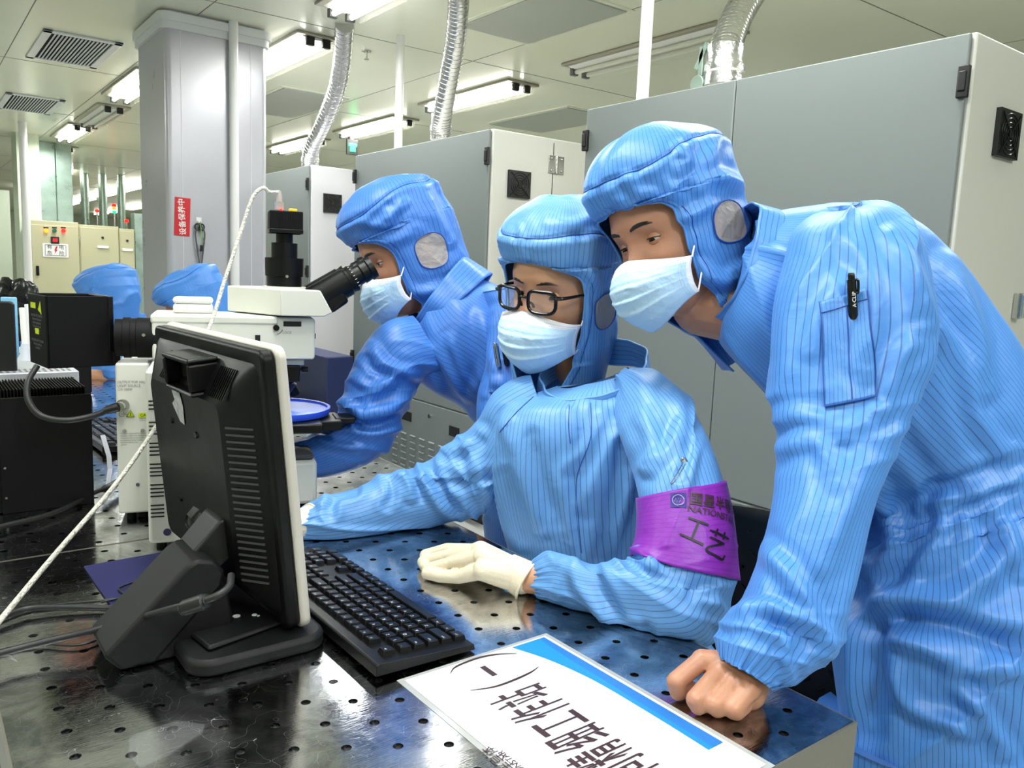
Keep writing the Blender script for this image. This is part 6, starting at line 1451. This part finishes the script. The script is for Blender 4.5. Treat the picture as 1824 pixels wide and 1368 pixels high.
hnd = [([wrl, pt(500+dx, 822+dy, 1.60), pt(480+dx, 835+dy, 1.60)], [.02, .012, .010]) for dx, dy in ((0, -8), (0, 2), (3, 12), (8, 22))]
sh2, el2 = pt(915, 590, 1.66), pt(905, 760, 1.60)
wr2 = hp(870, 850, 1.60, .025)
hnd2 = [([wr2, hp(840+k*6, 862+k*4, 1.58, .013), hp(826+k*6, 872+k*4, 1.56, .011)], [.02, .012, .010]) for k in range(4)]
body(L_, HL, [neck(HL, pt(800, 560, 1.73)), ([pt(800, 570, 1.75), pt(900, 640, 1.78), pt(960, 820, 1.86)], [.045, .08, .08]), ([pt(800, 610, 1.74), shl, ell, wrl], [.03, .035, .030, .022]), ([pt(830, 570, 1.72), sh2, el2, wr2], [.045, .042, .033, .022])]+hnd+hnd2, m_skin2, vox=.003)
lt_ = loft([(735, 585, 815, 490, 1.74, .07), (712, 610, 850, 492, 1.735, .09), (715, 655, 895, 508, 1.735, .11), (762, 695, 960, 545, 1.745, .12), (825, 735, 1030, 620, 1.77, .125), (860, 790, 1075, 710, 1.81, .13), (868, 850, 1085, 810, 1.84, .13), (862, 930, 1080, 920, 1.86, .14), (865, 1010, 1075, 1010, 1.88, .14), (870, 1070, 1070, 1075, 1.89, .14)], N=150, M=130, noise=(.009, 5, 7), seed=51,
    folds=[([(770, 640), (800, 700), (830, 730)], .012, -.008), ([(745, 610), (790, 650), (830, 710)], .012, .007), ([(860, 560), (870, 640), (850, 700)], .014, .008), ([(800, 600), (820, 660), (850, 700)], .008, .005)])
ls1 = loft([(735, 560, 800, 660, 1.685, .05), (695, 572, 770, 668, 1.67, .062), (655, 612, 750, 680, 1.66, .068), (628, 660, 738, 702, 1.655, .07), (606, 712, 722, 745, 1.65, .07), (590, 745, 700, 800, 1.65, .066), (555, 768, 648, 832, 1.645, .06), (528, 782, 592, 850, 1.635, .052), (505, 795, 545, 852, 1.625, .045), (490, 800, 518, 842, 1.62, .034)], N=150, M=110, noise=(.008, 7, 8), seed=61, cuff=(.003, .02, 22), bunch=[(.5, .07, .010, .045, .8)],
    folds=[([(612, 715), (640, 735), (690, 728), (735, 700)], .011, .011), ([(606, 735), (660, 760), (710, 745)], .010, -.009), ([(630, 670), (660, 690), (700, 680)], .010, .008), ([(660, 615), (690, 650), (740, 670)], .011, .008), ([(650, 640), (665, 660), (690, 665)], .008, -.007), ([(560, 775), (590, 790), (640, 800)], .009, .006)])
ls2 = loft([(860, 520, 960, 500, 1.67, .06), (872, 580, 985, 560, 1.64, .066), (865, 650, 980, 640, 1.62, .066), (852, 715, 962, 720, 1.605, .064), (852, 780, 950, 790, 1.60, .06), (850, 830, 925, 845, 1.60, .05), (845, 850, 905, 872, 1.60, .036)], N=100, M=90, noise=(.006, 7, 8), seed=71, cuff=(.003, .02, 22), folds=[([(880, 560), (872, 620), (890, 680)], .012, .007), ([(862, 700), (875, 680), (900, 690)], .010, .005)])
hl = at(970, 1070, 1.89)
gl_ = garment(L_, [lt_, ls1, ls2, leg_loft(hl[0]-.02, hl[1]+.10, .12, hl[2]+.06, .08, 4), leg_loft(hl[0]+.03, hl[1]-.08, .12, hl[2]+.06, .08, 8)], m_gown3)
for dx, dy in ((-.02, .10), (.03, -.08)): MB().sphere((hl[0]+dx-.04, hl[1]+dy, .045), .05, 20, 12, (2.3, .95, .9)).build('shoe', m_white, L_, world=True)
collar(L_, at(805, 545, 1.735), Vector(AR*-.72+AU*.68), Vector(AR*-.6+AU*-.75-AF*.1), .100, .088, .055, m_gown3)
pk2, PG2 = patch_on(ls2[0], [(876, 640), (938, 636), (936, 705), (872, 700)], 20, 16, .003, m_gown3, 'sleeve_pocket', gl_)
dp = float((PG2[8, 6]-np.array([0, 0, CZ]))@AF)-.006
pen('silver tipped black pen, left one in the sleeve pocket of the bending person', (882, 610), (889, 654), dp, m_chrome, False)
pen('slim black pen, right one in the sleeve pocket of the bending person', (896, 609), (904, 652), dp, m_blk2, False)
# ------------------------------------------------------------------ two people at the far bench
A_ = thing('person', 'person in plain blue hood half hidden behind the black lamp house, forearm on the table', 'person', at(200, 560, 3.3)*[1, 1, 0])
HA = head_frame(192, 540, 3.30, (-.80, -.10, -.35), (-.05, .98, .1))
hood(A_, HA, dict(HOOD, top=.155), m_gown4, seed=14, window=False, N=90, M=90)
face_parts(A_, HA, m_skin, eyes=True)
wa = pt(148, 668, 3.10)
body(A_, HA, [neck(HA, pt(215, 590, 3.34)), ([pt(215, 590, 3.34), pt(230, 700, 3.36), pt(230, 800, 3.4)], [.06, .1, .1]), ([pt(240, 620, 3.2), pt(230, 680, 3.12), wa, pt(120, 668, 3.10)], [.045, .036, .026, .022])]+[([wa, pt(125, 664+k*4, 3.10), pt(108, 668+k*4, 3.11)], [.022, .011, .009]) for k in range(4)], m_skin, vox=.004)
ga = loft([(170, 575, 240, 560, 3.35, .08), (158, 600, 270, 580, 3.35, .12), (160, 660, 285, 650, 3.36, .13), (165, 740, 285, 740, 3.38, .13), (170, 800, 285, 800, 3.40, .13)], N=60, M=60, seed=15, noise=(.01, 5, 6)); gs = loft([(235, 590, 270, 640, 3.22, .05), (215, 620, 250, 690, 3.16, .05), (190, 640, 208, 692, 3.12, .045), (180, 648, 188, 682, 3.11, .035)], N=50, M=50, seed=16, noise=(.008, 6, 7))
garment(A_, [ga, gs, leg_loft(.68, 3.42, .11, .55, .08, 3), leg_loft(.68, 3.62, .11, .55, .08, 6)], m_gown4)
collar(A_, at(212, 578, 3.34), Vector(AU), Vector(AR*-1), .10, .09, .05, m_gown4)
B_ = thing('person', 'person in plain blue hood with thin glasses bowed behind the white case', 'person', at(345, 560, 3.0)*[1, 1, 0])
HB = head_frame(345, 550, 3.05, (-.88, -.40, .15), (-.36, .92, .1))
hood(B_, HB, dict(HOOD, top=.150), m_gown4, seed=18, window=False, N=90, M=90)
face_parts(B_, HB, m_skin)
b = MB(HB)
for sg in (-1, 1): b.tube([(.104, sg*.035+.025*math.copysign(abs(math.cos(q))**.6, math.cos(q)), -.006+.018*math.sin(q)) for q in np.linspace(0, 2*math.pi, 25)], .0016, 6, smooth=False)
b.tube([(.104, -.010, 0), (.108, 0, .002), (.104, .010, 0)], .0016, 6)
gB = b.build('glasses_frame', m_blk2, B_, world=True)
for sg in (-1, 1): MB(HB).tube([(.102, sg*.060, .002), (.06, sg*.082, .003), (.0, sg*.084, 0)], .0015, 6).build('temple', m_blk2, gB, world=True)
mask(B_, HB)
body(B_, HB, [neck(HB, pt(385, 625, 3.1)), ([pt(385, 625, 3.1), pt(400, 720, 3.15)], [.06, .1])], m_skin, vox=.004)
gb = loft([(360, 600, 420, 565, 3.12, .08), (345, 640, 445, 590, 3.13, .12), (345, 700, 455, 660, 3.14, .13), (350, 780, 455, 770, 3.16, .13), (355, 850, 450, 850, 3.18, .13)], N=60, M=60, seed=19, noise=(.01, 5, 6))
garment(B_, [gb, leg_loft(1.05, 3.05, .11, .6, .08, 3), leg_loft(1.08, 2.85, .11, .6, .08, 6)], m_gown4)
